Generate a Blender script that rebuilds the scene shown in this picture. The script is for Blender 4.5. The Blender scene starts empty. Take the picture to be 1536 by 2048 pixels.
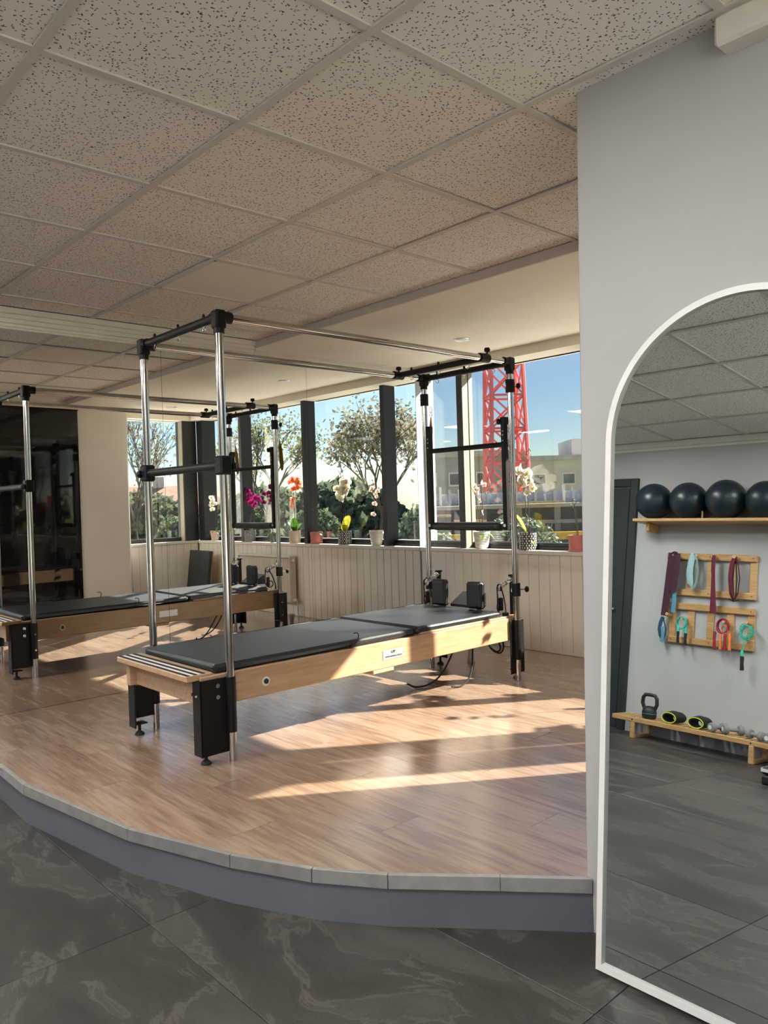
import bpy, math, random
from mathutils import Vector, Matrix, Euler
random.seed(7)
S = bpy.context.scene
COL = S.collection
PI = math.pi

# ------------------------------------------------------------------ camera
YAW, PITCH, ROLL, FPX = math.radians(47.66), math.radians(-0.685), math.radians(-1.73), 1565.2
fw = Vector((math.cos(YAW)*math.cos(PITCH), math.sin(YAW)*math.cos(PITCH), math.sin(PITCH)))
rt = Vector((math.sin(YAW), -math.cos(YAW), 0)); up = rt.cross(fw)
c_, s_ = math.cos(ROLL), math.sin(ROLL)
R_, U_ = rt*c_ + up*s_, -rt*s_ + up*c_
cam = bpy.data.objects.new('camera', bpy.data.cameras.new('camera')); COL.objects.link(cam)
M = Matrix.Identity(4)
for i in range(3):
    M[i][0], M[i][1], M[i][2] = R_[i], U_[i], -fw[i]
M.translation = Vector((-1.315, -2.034, 1.134))
cam.matrix_world = M
cam.data.sensor_fit = 'HORIZONTAL'; cam.data.sensor_width = 36; cam.data.lens = 36*FPX/1536
cam.data.clip_start = 0.02; cam.data.clip_end = 500
S.camera = cam

# ------------------------------------------------------------------ sky, sun, exposure
SUN_AZ = math.atan2(-0.567, 0.824); SUN_EL = math.radians(32.3)
W = bpy.data.worlds.new('World'); S.world = W; W.use_nodes = True
nt = W.node_tree; nt.nodes.clear()
sky = nt.nodes.new('ShaderNodeTexSky'); sky.sky_type = 'NISHITA'; sky.sun_disc = False
sky.sun_elevation = SUN_EL; sky.sun_rotation = PI/2 - SUN_AZ; sky.air_density = 1.0; sky.dust_density = .15; sky.ozone_density = 3.5
bg = nt.nodes.new('ShaderNodeBackground'); bg.inputs['Strength'].default_value = 0.036
ow = nt.nodes.new('ShaderNodeOutputWorld')
nt.links.new(sky.outputs[0], bg.inputs[0]); nt.links.new(bg.outputs[0], ow.inputs[0])
sun = bpy.data.objects.new('sun', bpy.data.lights.new('sun', 'SUN')); COL.objects.link(sun)
sun.data.energy = 6.2; sun.data.color = (1.0, 0.90, 0.76); sun.data.angle = math.radians(0.6)
sd = Vector((math.cos(SUN_AZ)*math.cos(SUN_EL), math.sin(SUN_AZ)*math.cos(SUN_EL), math.sin(SUN_EL)))
sun.rotation_euler = sd.to_track_quat('Z', 'Y').to_euler(); sun.location = sd*30
S.view_settings.view_transform = 'Standard'; S.view_settings.look = 'None'
S.view_settings.gamma = 1.0; S.view_settings.use_curve_mapping = False
S.view_settings.exposure = 1.93
try:
    S.cycles.max_bounces = 14; S.cycles.diffuse_bounces = 7; S.cycles.glossy_bounces = 8
    S.cycles.transparent_max_bounces = 24; S.cycles.sample_clamp_indirect = 6
    S.cycles.caustics_reflective = False; S.cycles.caustics_refractive = False
except Exception:
    pass
def portal(name, loc, rot, sx, sy):
    l = bpy.data.lights.new(name, 'AREA'); l.shape = 'RECTANGLE'; l.size = sx; l.size_y = sy; l.energy = 1
    l.cycles.is_portal = True
    o = bpy.data.objects.new(name, l); COL.objects.link(o); o.location = loc; o.rotation_euler = rot
portal('portal_window_wall', (3.62, 0.85, 1.47), (0, PI/2, 0), 1.5, 3.8)
portal('portal_end_window', (2.95, -1.38, 1.47), (PI/2, 0, 0), 0.9, 1.5)
portal('portal_added_window', (-1.5, -4.85, 1.13), (PI/2, 0, 0), 3.9, 2.3)

# ------------------------------------------------------------------ materials
def nd(nt, t, **kw):
    n = nt.nodes.new(t)
    for k, v in kw.items(): setattr(n, k, v)
    return n
def base_mat(name):
    m = bpy.data.materials.new(name); m.use_nodes = True
    nt = m.node_tree; b = nt.nodes['Principled BSDF']
    return m, nt, b
def ramp(nt, stops):
    r = nd(nt, 'ShaderNodeValToRGB'); e = r.color_ramp.elements
    while len(e) > 1: e.remove(e[-1])
    e[0].position, e[0].color = stops[0][0], (*stops[0][1], 1)
    for p, c in stops[1:]:
        x = e.new(p); x.color = (*c, 1)
    return r
def pm(name, col, rough=0.5, metal=0.0, var=0.06, scale=12.0, bump=0.0, bscale=60.0, spec=0.5, coat=0.0, stretch=(1, 1, 1), trans=0.0):
    m, nt, b = base_mat(name)
    tc = nd(nt, 'ShaderNodeTexCoord'); mp = nd(nt, 'ShaderNodeMapping'); mp.inputs['Scale'].default_value = stretch
    nt.links.new(tc.outputs['Object'], mp.inputs[0])
    no = nd(nt, 'ShaderNodeTexNoise'); no.inputs['Scale'].default_value = scale; no.inputs['Detail'].default_value = 4
    nt.links.new(mp.outputs[0], no.inputs['Vector'])
    lo = tuple(max(0, c*(1-var*2)) for c in col); hi = tuple(min(1, c*(1+var*2)) for c in col)
    r = ramp(nt, [(0.3, lo), (0.7, hi)])
    nt.links.new(no.outputs[0], r.inputs[0]); nt.links.new(r.outputs[0], b.inputs['Base Color'])
    b.inputs['Roughness'].default_value = rough; b.inputs['Metallic'].default_value = metal
    b.inputs['Specular IOR Level'].default_value = spec
    if coat: b.inputs['Coat Weight'].default_value = coat; b.inputs['Coat Roughness'].default_value = 0.1
    if bump:
        n2 = nd(nt, 'ShaderNodeTexNoise'); n2.inputs['Scale'].default_value = bscale; n2.inputs['Detail'].default_value = 3
        nt.links.new(mp.outputs[0], n2.inputs['Vector'])
        bp = nd(nt, 'ShaderNodeBump'); bp.inputs['Strength'].default_value = bump; bp.inputs['Distance'].default_value = 0.004
        nt.links.new(n2.outputs[0], bp.inputs['Height']); nt.links.new(bp.outputs[0], b.inputs['Normal'])
    if trans:   # thin leaf / petal: light passes through
        tr = nd(nt, 'ShaderNodeBsdfTranslucent'); mx = nd(nt, 'ShaderNodeMixShader'); mx.inputs[0].default_value = trans
        nt.links.new(r.outputs[0], tr.inputs[0]); nt.links.new(b.outputs[0], mx.inputs[1]); nt.links.new(tr.outputs[0], mx.inputs[2])
        nt.links.new(mx.outputs[0], nt.nodes['Material Output'].inputs['Surface'])
    return m
def rand_coords(nt, amt=20.0):
    tc = nd(nt, 'ShaderNodeTexCoord'); oi = nd(nt, 'ShaderNodeObjectInfo')
    mu = nd(nt, 'ShaderNodeVectorMath', operation='SCALE'); mu.inputs['Scale'].default_value = amt
    cb = nd(nt, 'ShaderNodeCombineXYZ')
    nt.links.new(oi.outputs['Random'], cb.inputs[0]); nt.links.new(oi.outputs['Random'], cb.inputs[1]); nt.links.new(oi.outputs['Random'], cb.inputs[2])
    nt.links.new(cb.outputs[0], mu.inputs[0])
    ad = nd(nt, 'ShaderNodeVectorMath', operation='ADD')
    nt.links.new(tc.outputs['Object'], ad.inputs[0]); nt.links.new(mu.outputs[0], ad.inputs[1])
    return ad.outputs[0], oi.outputs['Random']
def math_n(nt, op, a, bval=None, b=None):
    n = nd(nt, 'ShaderNodeMath', operation=op); nt.links.new(a, n.inputs[0])
    if b is not None: nt.links.new(b, n.inputs[1])
    elif bval is not None: n.inputs[1].default_value = bval
    return n.outputs[0]

def ceiling_tile_mat():
    m, nt, b = base_mat('mineral_ceiling_tile')
    v, rnd = rand_coords(nt)
    no = nd(nt, 'ShaderNodeTexNoise'); no.inputs['Scale'].default_value = 55; nt.links.new(v, no.inputs['Vector'])
    sc = nd(nt, 'ShaderNodeVectorMath', operation='SCALE'); sc.inputs['Scale'].default_value = 0.016; nt.links.new(no.outputs['Color'], sc.inputs[0])
    ad = nd(nt, 'ShaderNodeVectorMath', operation='ADD'); nt.links.new(v, ad.inputs[0]); nt.links.new(sc.outputs[0], ad.inputs[1])
    masks = []
    for sx, sy, th in ((1, .52, .145), (.5, 1, .14)):
        mp = nd(nt, 'ShaderNodeMapping'); mp.inputs['Scale'].default_value = (sx, sy, .3); mp.inputs['Rotation'].default_value = (0, 0, sx*2)
        nt.links.new(ad.outputs[0], mp.inputs[0])
        vo = nd(nt, 'ShaderNodeTexVoronoi'); vo.inputs['Scale'].default_value = 86; vo.voronoi_dimensions = '2D'
        nt.links.new(mp.outputs[0], vo.inputs['Vector'])
        lt = math_n(nt, 'LESS_THAN', vo.outputs['Distance'], th)
        sp = nd(nt, 'ShaderNodeSeparateColor'); nt.links.new(vo.outputs['Color'], sp.inputs[0])
        gt = math_n(nt, 'GREATER_THAN', sp.outputs[0], .5)
        masks.append(math_n(nt, 'MULTIPLY', lt, b=gt))
    a = math_n(nt, 'MAXIMUM', masks[0], b=masks[1]); 
    mx = nd(nt, 'ShaderNodeMixRGB'); mx.inputs[1].default_value = (.92, .895, .85, 1); mx.inputs[2].default_value = (.14, .12, .105, 1)
    nt.links.new(a, mx.inputs[0]); nt.links.new(mx.outputs[0], b.inputs['Base Color'])
    b.inputs['Roughness'].default_value = .95; b.inputs['Specular IOR Level'].default_value = .1
    bp = nd(nt, 'ShaderNodeBump'); bp.invert = True; bp.inputs['Strength'].default_value = .4; bp.inputs['Distance'].default_value = .002
    nt.links.new(a, bp.inputs['Height']); nt.links.new(bp.outputs[0], b.inputs['Normal'])
    return m
def plank_mat(name, dark, mid, light, rough, axis='y', freq=1.0, ring=True, coat=0.0):
    m, nt, b = base_mat(name)
    v, rnd = rand_coords(nt, 37)
    mp = nd(nt, 'ShaderNodeMapping')
    mp.inputs['Scale'].default_value = (9*freq, .8*freq, 9*freq) if axis == 'y' else (.8*freq, 9*freq, 9*freq)
    nt.links.new(v, mp.inputs[0])
    n1 = nd(nt, 'ShaderNodeTexNoise'); n1.inputs['Scale'].default_value = 1.0; n1.inputs['Detail'].default_value = 2; nt.links.new(mp.outputs[0], n1.inputs['Vector'])
    w = math_n(nt, 'MULTIPLY', n1.outputs[0], 26.0); w = math_n(nt, 'SINE', w); 
    n2 = nd(nt, 'ShaderNodeTexNoise'); n2.inputs['Scale'].default_value = 9; n2.inputs['Detail'].default_value = 6; nt.links.new(mp.outputs[0], n2.inputs['Vector'])
    w = math_n(nt, 'MULTIPLY', w, .10 if ring else .04)
    s = math_n(nt, 'ADD', w, b=n2.outputs[0])
    rr = math_n(nt, 'MULTIPLY', rnd, .16); s = math_n(nt, 'ADD', s, b=rr); s = math_n(nt, 'SUBTRACT', s, .08)
    r = ramp(nt, [(.28, dark), (.5, mid), (.72, light)]); nt.links.new(s, r.inputs[0]); nt.links.new(r.outputs[0], b.inputs['Base Color'])
    b.inputs['Roughness'].default_value = rough
    if coat: b.inputs['Coat Weight'].default_value = coat; b.inputs['Coat Roughness'].default_value = .22
    bp = nd(nt, 'ShaderNodeBump'); bp.inputs['Strength'].default_value = .08; bp.inputs['Distance'].default_value = .001
    nt.links.new(n2.outputs[0], bp.inputs['Height']); nt.links.new(bp.outputs[0], b.inputs['Normal'])
    return m
def slate_mat():
    m, nt, b = base_mat('slate_look_porcelain')
    v, rnd = rand_coords(nt, 50)
    n0 = nd(nt, 'ShaderNodeTexNoise'); n0.inputs['Scale'].default_value = 1.6; n0.inputs['Detail'].default_value = 3; nt.links.new(v, n0.inputs['Vector'])
    sc = nd(nt, 'ShaderNodeVectorMath', operation='SCALE'); sc.inputs['Scale'].default_value = .55; nt.links.new(n0.outputs['Color'], sc.inputs[0])
    ad = nd(nt, 'ShaderNodeVectorMath', operation='ADD'); nt.links.new(v, ad.inputs[0]); nt.links.new(sc.outputs[0], ad.inputs[1])
    mp = nd(nt, 'ShaderNodeMapping'); mp.inputs['Scale'].default_value = (2.6, .7, 1); mp.inputs['Rotation'].default_value = (0, 0, .5); nt.links.new(ad.outputs[0], mp.inputs[0])
    n1 = nd(nt, 'ShaderNodeTexNoise'); n1.inputs['Scale'].default_value = 2.0; n1.inputs['Detail'].default_value = 9; n1.inputs['Roughness'].default_value = .62; nt.links.new(mp.outputs[0], n1.inputs['Vector'])
    n2 = nd(nt, 'ShaderNodeTexNoise'); n2.inputs['Scale'].default_value = 130; n2.inputs['Detail'].default_value = 5; nt.links.new(v, n2.inputs['Vector'])
    f = math_n(nt, 'MULTIPLY', n2.outputs[0], .34); s = math_n(nt, 'ADD', n1.outputs[0], b=f)
    rr = math_n(nt, 'MULTIPLY', rnd, .14); s = math_n(nt, 'ADD', s, b=rr); s = math_n(nt, 'SUBTRACT', s, .24)
    r = ramp(nt, [(.25, (.019, .0175, .017)), (.45, (.036, .034, .032)), (.58, (.052, .049, .045)), (.75, (.080, .074, .067))])
    nt.links.new(s, r.inputs[0])
    # light mineral veins
    d = math_n(nt, 'SUBTRACT', n1.outputs[0], .52); d = math_n(nt, 'ABSOLUTE', d); vein = math_n(nt, 'LESS_THAN', d, .014)
    vf = math_n(nt, 'MULTIPLY', vein, .10)
    mx = nd(nt, 'ShaderNodeMixRGB'); mx.inputs[2].default_value = (.34, .31, .27, 1)
    nt.links.new(vf, mx.inputs[0]); nt.links.new(r.outputs[0], mx.inputs[1]); nt.links.new(mx.outputs[0], b.inputs['Base Color'])
    b.inputs['Roughness'].default_value = .42
    bp = nd(nt, 'ShaderNodeBump'); bp.inputs['Strength'].default_value = .35; bp.inputs['Distance'].default_value = .002
    nt.links.new(s, bp.inputs['Height']); nt.links.new(bp.outputs[0], b.inputs['Normal'])
    return m
def glass_mat(name, tint=(.975, .99, .985), refl=1.0):
    m = bpy.data.materials.new(name); m.use_nodes = True; nt = m.node_tree; nt.nodes.clear()
    o = nd(nt, 'ShaderNodeOutputMaterial'); t = nd(nt, 'ShaderNodeBsdfTransparent'); g = nd(nt, 'ShaderNodeBsdfGlossy')
    t.inputs[0].default_value = (*tint, 1); g.inputs['Roughness'].default_value = 0.0; g.inputs[0].default_value = (1, 1, 1, 1)
    fr = nd(nt, 'ShaderNodeFresnel'); ge = nd(nt, 'ShaderNodeNewGeometry')
    io = math_n(nt, 'MULTIPLY', ge.outputs['Backfacing'], -0.8333); io = math_n(nt, 'ADD', io, 1.5); nt.links.new(io, fr.inputs[0])
    k = math_n(nt, 'MULTIPLY', fr.outputs[0], refl)
    mx = nd(nt, 'ShaderNodeMixShader'); nt.links.new(k, mx.inputs[0]); nt.links.new(t.outputs[0], mx.inputs[1]); nt.links.new(g.outputs[0], mx.inputs[2])
    nt.links.new(mx.outputs[0], o.inputs[0])
    return m
def mirror_mat(name, col):
    m = bpy.data.materials.new(name); m.use_nodes = True; nt = m.node_tree; nt.nodes.clear()
    o = nd(nt, 'ShaderNodeOutputMaterial'); g = nd(nt, 'ShaderNodeBsdfGlossy'); g.inputs['Roughness'].default_value = 0
    tc = nd(nt, 'ShaderNodeTexCoord'); no = nd(nt, 'ShaderNodeTexNoise'); no.inputs['Scale'].default_value = 1.5
    nt.links.new(tc.outputs['Object'], no.inputs['Vector'])
    r = ramp(nt, [(.3, tuple(c*.985 for c in col)), (.7, col)]); nt.links.new(no.outputs[0], r.inputs[0]); nt.links.new(r.outputs[0], g.inputs[0])
    nt.links.new(g.outputs[0], o.inputs[0]); return m
def emit_mat(name, col, st):
    m, nt, b = base_mat(name)
    b.inputs['Base Color'].default_value = (.9, .9, .9, 1); b.inputs['Emission Color'].default_value = (*col, 1); b.inputs['Emission Strength'].default_value = st
    return m
def pot_pattern_mat(name, dark, light, sc):
    m, nt, b = base_mat(name)
    tc = nd(nt, 'ShaderNodeTexCoord'); sp = nd(nt, 'ShaderNodeSeparateXYZ'); nt.links.new(tc.outputs['Object'], sp.inputs[0])
    at = nd(nt, 'ShaderNodeMath', operation='ARCTAN2'); nt.links.new(sp.outputs[1], at.inputs[0]); nt.links.new(sp.outputs[0], at.inputs[1])
    u = math_n(nt, 'MULTIPLY', at.outputs[0], 12/(2*PI)); vz = math_n(nt, 'MULTIPLY', sp.outputs[2], sc)
    col = math_n(nt, 'FLOOR', u); odd = math_n(nt, 'MODULO', col, 2.0); odd = math_n(nt, 'ABSOLUTE', odd); odd = math_n(nt, 'MULTIPLY', odd, .5)
    vz = math_n(nt, 'ADD', vz, b=odd)
    fu = math_n(nt, 'FRACT', u); fv = math_n(nt, 'FRACT', vz)
    du = math_n(nt, 'ABSOLUTE', math_n(nt, 'SUBTRACT', fu, .5)); dv = math_n(nt, 'ABSOLUTE', math_n(nt, 'SUBTRACT', fv, .5))
    hx = math_n(nt, 'MAXIMUM', math_n(nt, 'MULTIPLY', du, 1.1), b=math_n(nt, 'ADD', math_n(nt, 'MULTIPLY', du, .5), b=math_n(nt, 'MULTIPLY', dv, .9)))
    rings = math_n(nt, 'SINE', math_n(nt, 'MULTIPLY', hx, 13.5))
    r = ramp(nt, [(.45, dark), (.55, light)]); nt.links.new(rings, r.inputs[0]); nt.links.new(r.outputs[0], b.inputs['Base Color'])
    b.inputs['Roughness'].default_value = .35
    return m

MT = dict(
    tile=ceiling_tile_mat(), slate=slate_mat(),
    laminate=plank_mat('oak_laminate', (.245, .158, .112), (.325, .222, .16), (.40, .288, .215), .24, coat=.8, freq=.75),
    beech=plank_mat('oiled_beech', (.40, .255, .145), (.46, .305, .18), (.51, .355, .22), .4, axis='x', freq=.9, ring=False),
    pine=plank_mat('varnished_pine', (.40, .22, .085), (.52, .31, .13), (.60, .38, .18), .4, axis='y', freq=1.6, ring=False),
    tbar=pm('white_ceiling_bar', (.66, .63, .585), .6, var=.02),
    gap=pm('dark_gap', (.05, .045, .04), .9),
    plaster=pm('cream_plaster', (.90, .85, .76), .85, var=.025, scale=2.0, bump=.05),
    paint=pm('dimmed_wall_paint', (.47, .475, .485), .8, var=.02, scale=2.0, bump=.08, bscale=30),  # wall white darkened to offset the strong fill light
    paint_bay=pm('bright_bay_paint', (.84, .81, .76), .8, var=.02, scale=2.0, bump=.08, bscale=30), trimw=pm('white_trim', (.76, .73, .67), .6, var=.02),  # bay walls get a lighter version of the wall white, to read brighter
    board=pm('white_panel_board', (.86, .83, .77), .5, var=.02, scale=4),
    sill=pm('white_window_sill', (.80, .78, .74), .4, var=.02),
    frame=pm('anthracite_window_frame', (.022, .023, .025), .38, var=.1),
    frame_lit=pm('lit_frame_side', (.34, .30, .235), .5, var=.04),  # pale copy of the frame colour for sides the sun lights
    glass=glass_mat('window_glass'), black_glass=pm('black_glass', (.008, .008, .009), .03, var=.05, spec=.55),
    mirror=mirror_mat('wall_mirror_glass', (.90, .92, .905)), mirror2=mirror_mat('arch_mirror_glass', (.86, .93, .93)),
    medge=pm('mirror_edge', (.36, .42, .42), .3), seam=pm('mirror_joint', (.06, .06, .06), .5),
    riser=pm('grey_riser_paint', (.125, .135, .16), .55, var=.05, scale=3, bump=.05),
    edge=pm('brushed_edge_strip', (.62, .62, .61), .42, metal=.85, var=.05, scale=20),
    black=pm('black_powder_coat', (.006, .006, .007), .5, spec=.25, var=.1, bump=.1, bscale=200),
    rubber=pm('black_rubber', (.012, .012, .012), .7, var=.1),
    vinyl=pm('black_vinyl', (.010, .014, .017), .38, var=.1, scale=30, bump=.35, bscale=260),
    steel=pm('polished_steel', (.52, .50, .48), .12, metal=1.0, var=.01, scale=4),
    chrome=pm('chrome', (.8, .8, .8), .08, metal=1.0, var=.02),
    alu=pm('aluminium_plate', (.60, .63, .66), .3, metal=.6, var=.03),
    ink=pm('black_ink', (.02, .02, .02), .6), rope=pm('black_rope', (.013, .013, .014), .8, var=.1),
    led_on=emit_mat('lit_light_panel', (1.0, .96, .90), 10.6), led_off=pm('unlit_light_panel', (.80, .76, .68), .5, var=.01),
    strap=pm('ochre_cotton_strap', (.62, .36, .08), .85, bump=.3),
    rad=pm('radiator_enamel', (.78, .75, .68), .35, var=.02), grey=pm('grey_plastic', (.42, .46, .45), .45, var=.03),
    mat=pm('dark_mat', (.030, .036, .038), .6, var=.06, bump=.2),
    ball=pm('navy_rubber_ball', (.010, .022, .034), .33, var=.06), door=pm('dark_grey_door', (.018, .024, .028), .45, var=.06),
    plum=pm('plum_elastic', (.055, .012, .030), .8, var=.08), wine=pm('wine_elastic', (.12, .008, .032), .75, var=.08),
    mint=pm('mint_elastic', (.38, .66, .46), .8), paleblue=pm('pale_blue_elastic', (.34, .52, .56), .8), rose=pm('rose_elastic', (.32, .10, .11), .8),
    navy=pm('navy_elastic', (.012, .06, .13), .8), denim=pm('mid_blue_elastic', (.10, .28, .42), .8),
    teal=pm('teal_rope', (.03, .50, .36), .5), red=pm('red_rope', (.30, .008, .02), .5), orange=pm('orange_grip', (.80, .20, .06), .5),
    neop=pm('black_neoprene', (.012, .012, .012), .8), neon=pm('neon_yellow_piping', (.62, .72, .02), .6),
    iron=pm('cast_iron', (.014, .016, .017), .5, bump=.2), grey_neo=pm('grey_neoprene', (.22, .235, .245), .7), tealband=pm('teal_band', (.03, .22, .19), .5),
    white=pm('white_plastic', (.80, .80, .79), .4, var=.02),
    pot_white=pm('white_ceramic', (.80, .78, .74), .3, var=.02), pot_pink=pm('pink_ceramic', (.72, .24, .22), .35, var=.03), pot_blush=pm('blush_ceramic', (.76, .55, .50), .5),
    pot_cream=pm('cream_ceramic', (.70, .60, .48), .45), pot_pat=pot_pattern_mat('black_white_hex_pot', (.02, .02, .022), (.74, .72, .68), 29),
    pot_spk=pm('speckled_grey_pot', (.30, .30, .29), .5, var=.45, scale=160), pot_small=pot_pattern_mat('grey_small_pot', (.03, .03, .035), (.5, .5, .5), 60),
    soil=pm('bark_soil', (.06, .035, .02), .9, var=.3, scale=60),
    stem=pm('dark_orchid_stem', (.05, .05, .02), .6), leaf=pm('green_orchid_leaf', (.06, .18, .02), .35, var=.12, trans=.3),
    leaf_y=pm('yellow_green_leaf', (.36, .33, .03), .35, var=.2, scale=20, trans=.35), leaf_l=pm('light_green_leaf', (.22, .36, .06), .4, var=.1, trans=.35),
    pet_w=pm('white_petal', (.85, .83, .74), .6, var=.03, trans=.35), pet_p=pm('blush_petal', (.84, .70, .64), .6, var=.06, trans=.35),
    pet_m=pm('magenta_petal', (.42, .02, .20), .6, var=.25, scale=50, trans=.3), pet_d=pm('dark_magenta_petal', (.16, .005, .06), .6, var=.1, trans=.25),
    pet_s=pm('salmon_petal', (.86, .30, .20), .6, var=.1, scale=50, trans=.35), pet_c=pm('cream_petal', (.80, .74, .48), .6, var=.05, trans=.4), lip=pm('yellow_lip', (.65, .45, .06), .6),
    bow=pm('peach_ribbon', (.84, .45, .24), .7, trans=.3),
    bark=pm('bark', (.12, .09, .07), .9, var=.15), tleaf=pm('hazed_tree_leaf', (.20, .22, .11), .6, var=.25, scale=3, trans=.4),  # leaf green lightened to paint in outdoor haze
    tleaf2=pm('hazed_grey_leaf', (.25, .235, .165), .6, var=.25, scale=3, trans=.3), hleaf=pm('hazed_hedge_leaf', (.15, .195, .125), .6, var=.3, scale=3, trans=.3),  # leaf and hedge colours greyed and lightened as painted haze
    ground=pm('pale_bounce_ground', (.84, .80, .72), .95, var=.12, scale=.8), grass=pm('rough_grass_ground', (.16, .17, .08), .95, var=.25, scale=.7), craner=pm('hazed_crane_red', (.80, .16, .16), .5),  # crane red paled to suggest haze; pale ground bounces sunlight indoors
    conc=pm('concrete', (.40, .38, .35), .9, var=.08, scale=1.5), conc2=pm('weathered_grey_facade', (.30, .30, .28), .9, var=.1, scale=1),
    facade=pm('beige_facade', (.52, .47, .40), .9, var=.05, scale=.6), facade2=pm('white_facade', (.66, .64, .60), .9, var=.04, scale=.6),
    form=pm('grey_blue_formwork', (.33, .37, .42), .7, var=.1), roof=pm('red_roof_tiles', (.36, .15, .10), .8, var=.12, scale=4), yellow=pm('yellow_beam', (.75, .42, .04), .6),
    wpane=pm('dark_window_pane', (.05, .06, .08), .15), ply=pm('plywood_plank', (.50, .36, .22), .8, var=.1), rust=pm('rebar', (.16, .09, .06), .8),
)

# ------------------------------------------------------------------ mesh helpers
class MB:
    def __init__(s): s.v = []; s.f = []
    def add(s, vs, fs):
        o = len(s.v); s.v += [Vector(v) for v in vs]; s.f += [tuple(i+o for i in f) for f in fs]; return s
    def box(s, a, b, rot=None, bev=0.0):
        x0, y0, z0 = a; x1, y1, z1 = b
        if bev > 0:
            cx, cy, cz = (x0+x1)/2, (y0+y1)/2, (z0+z1)/2; hx, hy, hz = abs(x1-x0)/2, abs(y1-y0)/2, abs(z1-z0)/2
            e = min(bev, hx*.9, hy*.9, hz*.9)
            idx = {}; vs = []
            for sx in (-1, 1):
                for sy in (-1, 1):
                    for sz in (-1, 1):
                        for ax in range(3):
                            d = [hx-e, hy-e, hz-e]; d[ax] = (hx, hy, hz)[ax]
                            idx[(sx, sy, sz, ax)] = len(vs); vs.append((cx+sx*d[0], cy+sy*d[1], cz+sz*d[2]))
            fs = []
            for ax in range(3):
                for sg in (-1, 1):
                    q = []
                    for p, r in ((-1, -1), (1, -1), (1, 1), (-1, 1)):
                        k = [0, 0, 0]; k[ax] = sg; o1, o2 = [i for i in range(3) if i != ax]; k[o1] = p; k[o2] = r
                        q.append(idx[(*k, ax)])
                    fs.append(q)
            for a1 in range(3):
                for a2 in range(a1+1, 3):
                    a3 = 3-a1-a2
                    for s1 in (-1, 1):
                        for s2 in (-1, 1):
                            q = []
                            for ax, s3 in ((a1, -1), (a1, 1), (a2, 1), (a2, -1)):
                                k = [0, 0, 0]; k[a1] = s1; k[a2] = s2; k[a3] = s3; q.append(idx[(*k, ax)])
                            fs.append(q)
            for sx in (-1, 1):
                for sy in (-1, 1):
                    for sz in (-1, 1): fs.append([idx[(sx, sy, sz, 0)], idx[(sx, sy, sz, 1)], idx[(sx, sy, sz, 2)]])
            if rot is not None:
                c = Vector((cx, cy, cz)); vs = [c + rot @ (Vector(v)-c) for v in vs]
            return s.add(vs, fs)
        vs = [(x0, y0, z0), (x1, y0, z0), (x1, y1, z0), (x0, y1, z0), (x0, y0, z1), (x1, y0, z1), (x1, y1, z1), (x0, y1, z1)]
        if rot is not None:
            c = Vector(((x0+x1)/2, (y0+y1)/2, (z0+z1)/2)); vs = [c + rot @ (Vector(v)-c) for v in vs]
        return s.add(vs, [(0, 3, 2, 1), (4, 5, 6, 7), (0, 1, 5, 4), (1, 2, 6, 5), (2, 3, 7, 6), (3, 0, 4, 7)])
    def cyl(s, p0, p1, r0, r1=None, n=16):
        return s.tube([p0, p1], [r0, r0 if r1 is None else r1], n)
    def tube(s, pts, r, n=8, closed=False, flat=1.0):
        pts = [Vector(p) for p in pts]; k = len(pts); rs = r if isinstance(r, (list, tuple)) else [r]*k
        vs = []; fs = []; prev = None
        for i, p in enumerate(pts):
            if closed: t = pts[(i+1) % k]-pts[i-1]
            else: t = (pts[min(i+1, k-1)]-pts[max(i-1, 0)])
            t = t.normalized() if t.length > 1e-9 else Vector((0, 0, 1))
            if prev is None:
                a = Vector((0, 0, 1)) if abs(t.z) < .9 else Vector((1, 0, 0)); u = t.cross(a).normalized()
            else:
                u = prev - t*prev.dot(t); u = u.normalized() if u.length > 1e-6 else t.orthogonal().normalized()
            prev = u; w = t.cross(u)
            for j in range(n):
                an = 2*PI*j/n; vs.append(p + (u*math.cos(an) + w*math.sin(an)*flat)*rs[i])
        m = k if closed else k-1
        for i in range(m):
            for j in range(n):
                a, b = i*n+j, i*n+(j+1) % n; c, d = ((i+1) % k)*n+(j+1) % n, ((i+1) % k)*n+j; fs.append((a, b, c, d))
        if not closed: fs.append(tuple(range(n-1, -1, -1))); fs.append(tuple((k-1)*n+j for j in range(n)))
        return s.add(vs, fs)
    def lathe(s, prof, c=(0, 0, 0), n=24, axis='z', rib=None):
        vs = []; fs = []
        for (r, z) in prof:
            for j in range(n):
                a = 2*PI*j/n; q = r + (rib(a, z) if rib else 0)
                p = (q*math.cos(a), q*math.sin(a), z)
                if axis == 'x': p = (p[2], p[0], p[1])
                elif axis == 'y': p = (p[1], p[2], p[0])
                vs.append((p[0]+c[0], p[1]+c[1], p[2]+c[2]))
        k = len(prof)
        for i in range(k-1):
            for j in range(n): fs.append((i*n+j, i*n+(j+1) % n, (i+1)*n+(j+1) % n, (i+1)*n+j))
        fs.append(tuple(range(n-1, -1, -1))); fs.append(tuple((k-1)*n+j for j in range(n)))
        return s.add(vs, fs)
    def prism(s, poly, z0, z1):
        n = len(poly); vs = [(x, y, z0) for x, y in poly]+[(x, y, z1) for x, y in poly]
        fs = [tuple(range(n-1, -1, -1)), tuple(range(n, 2*n))]+[(i, (i+1) % n, n+(i+1) % n, n+i) for i in range(n)]
        return s.add(vs, fs)
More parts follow.
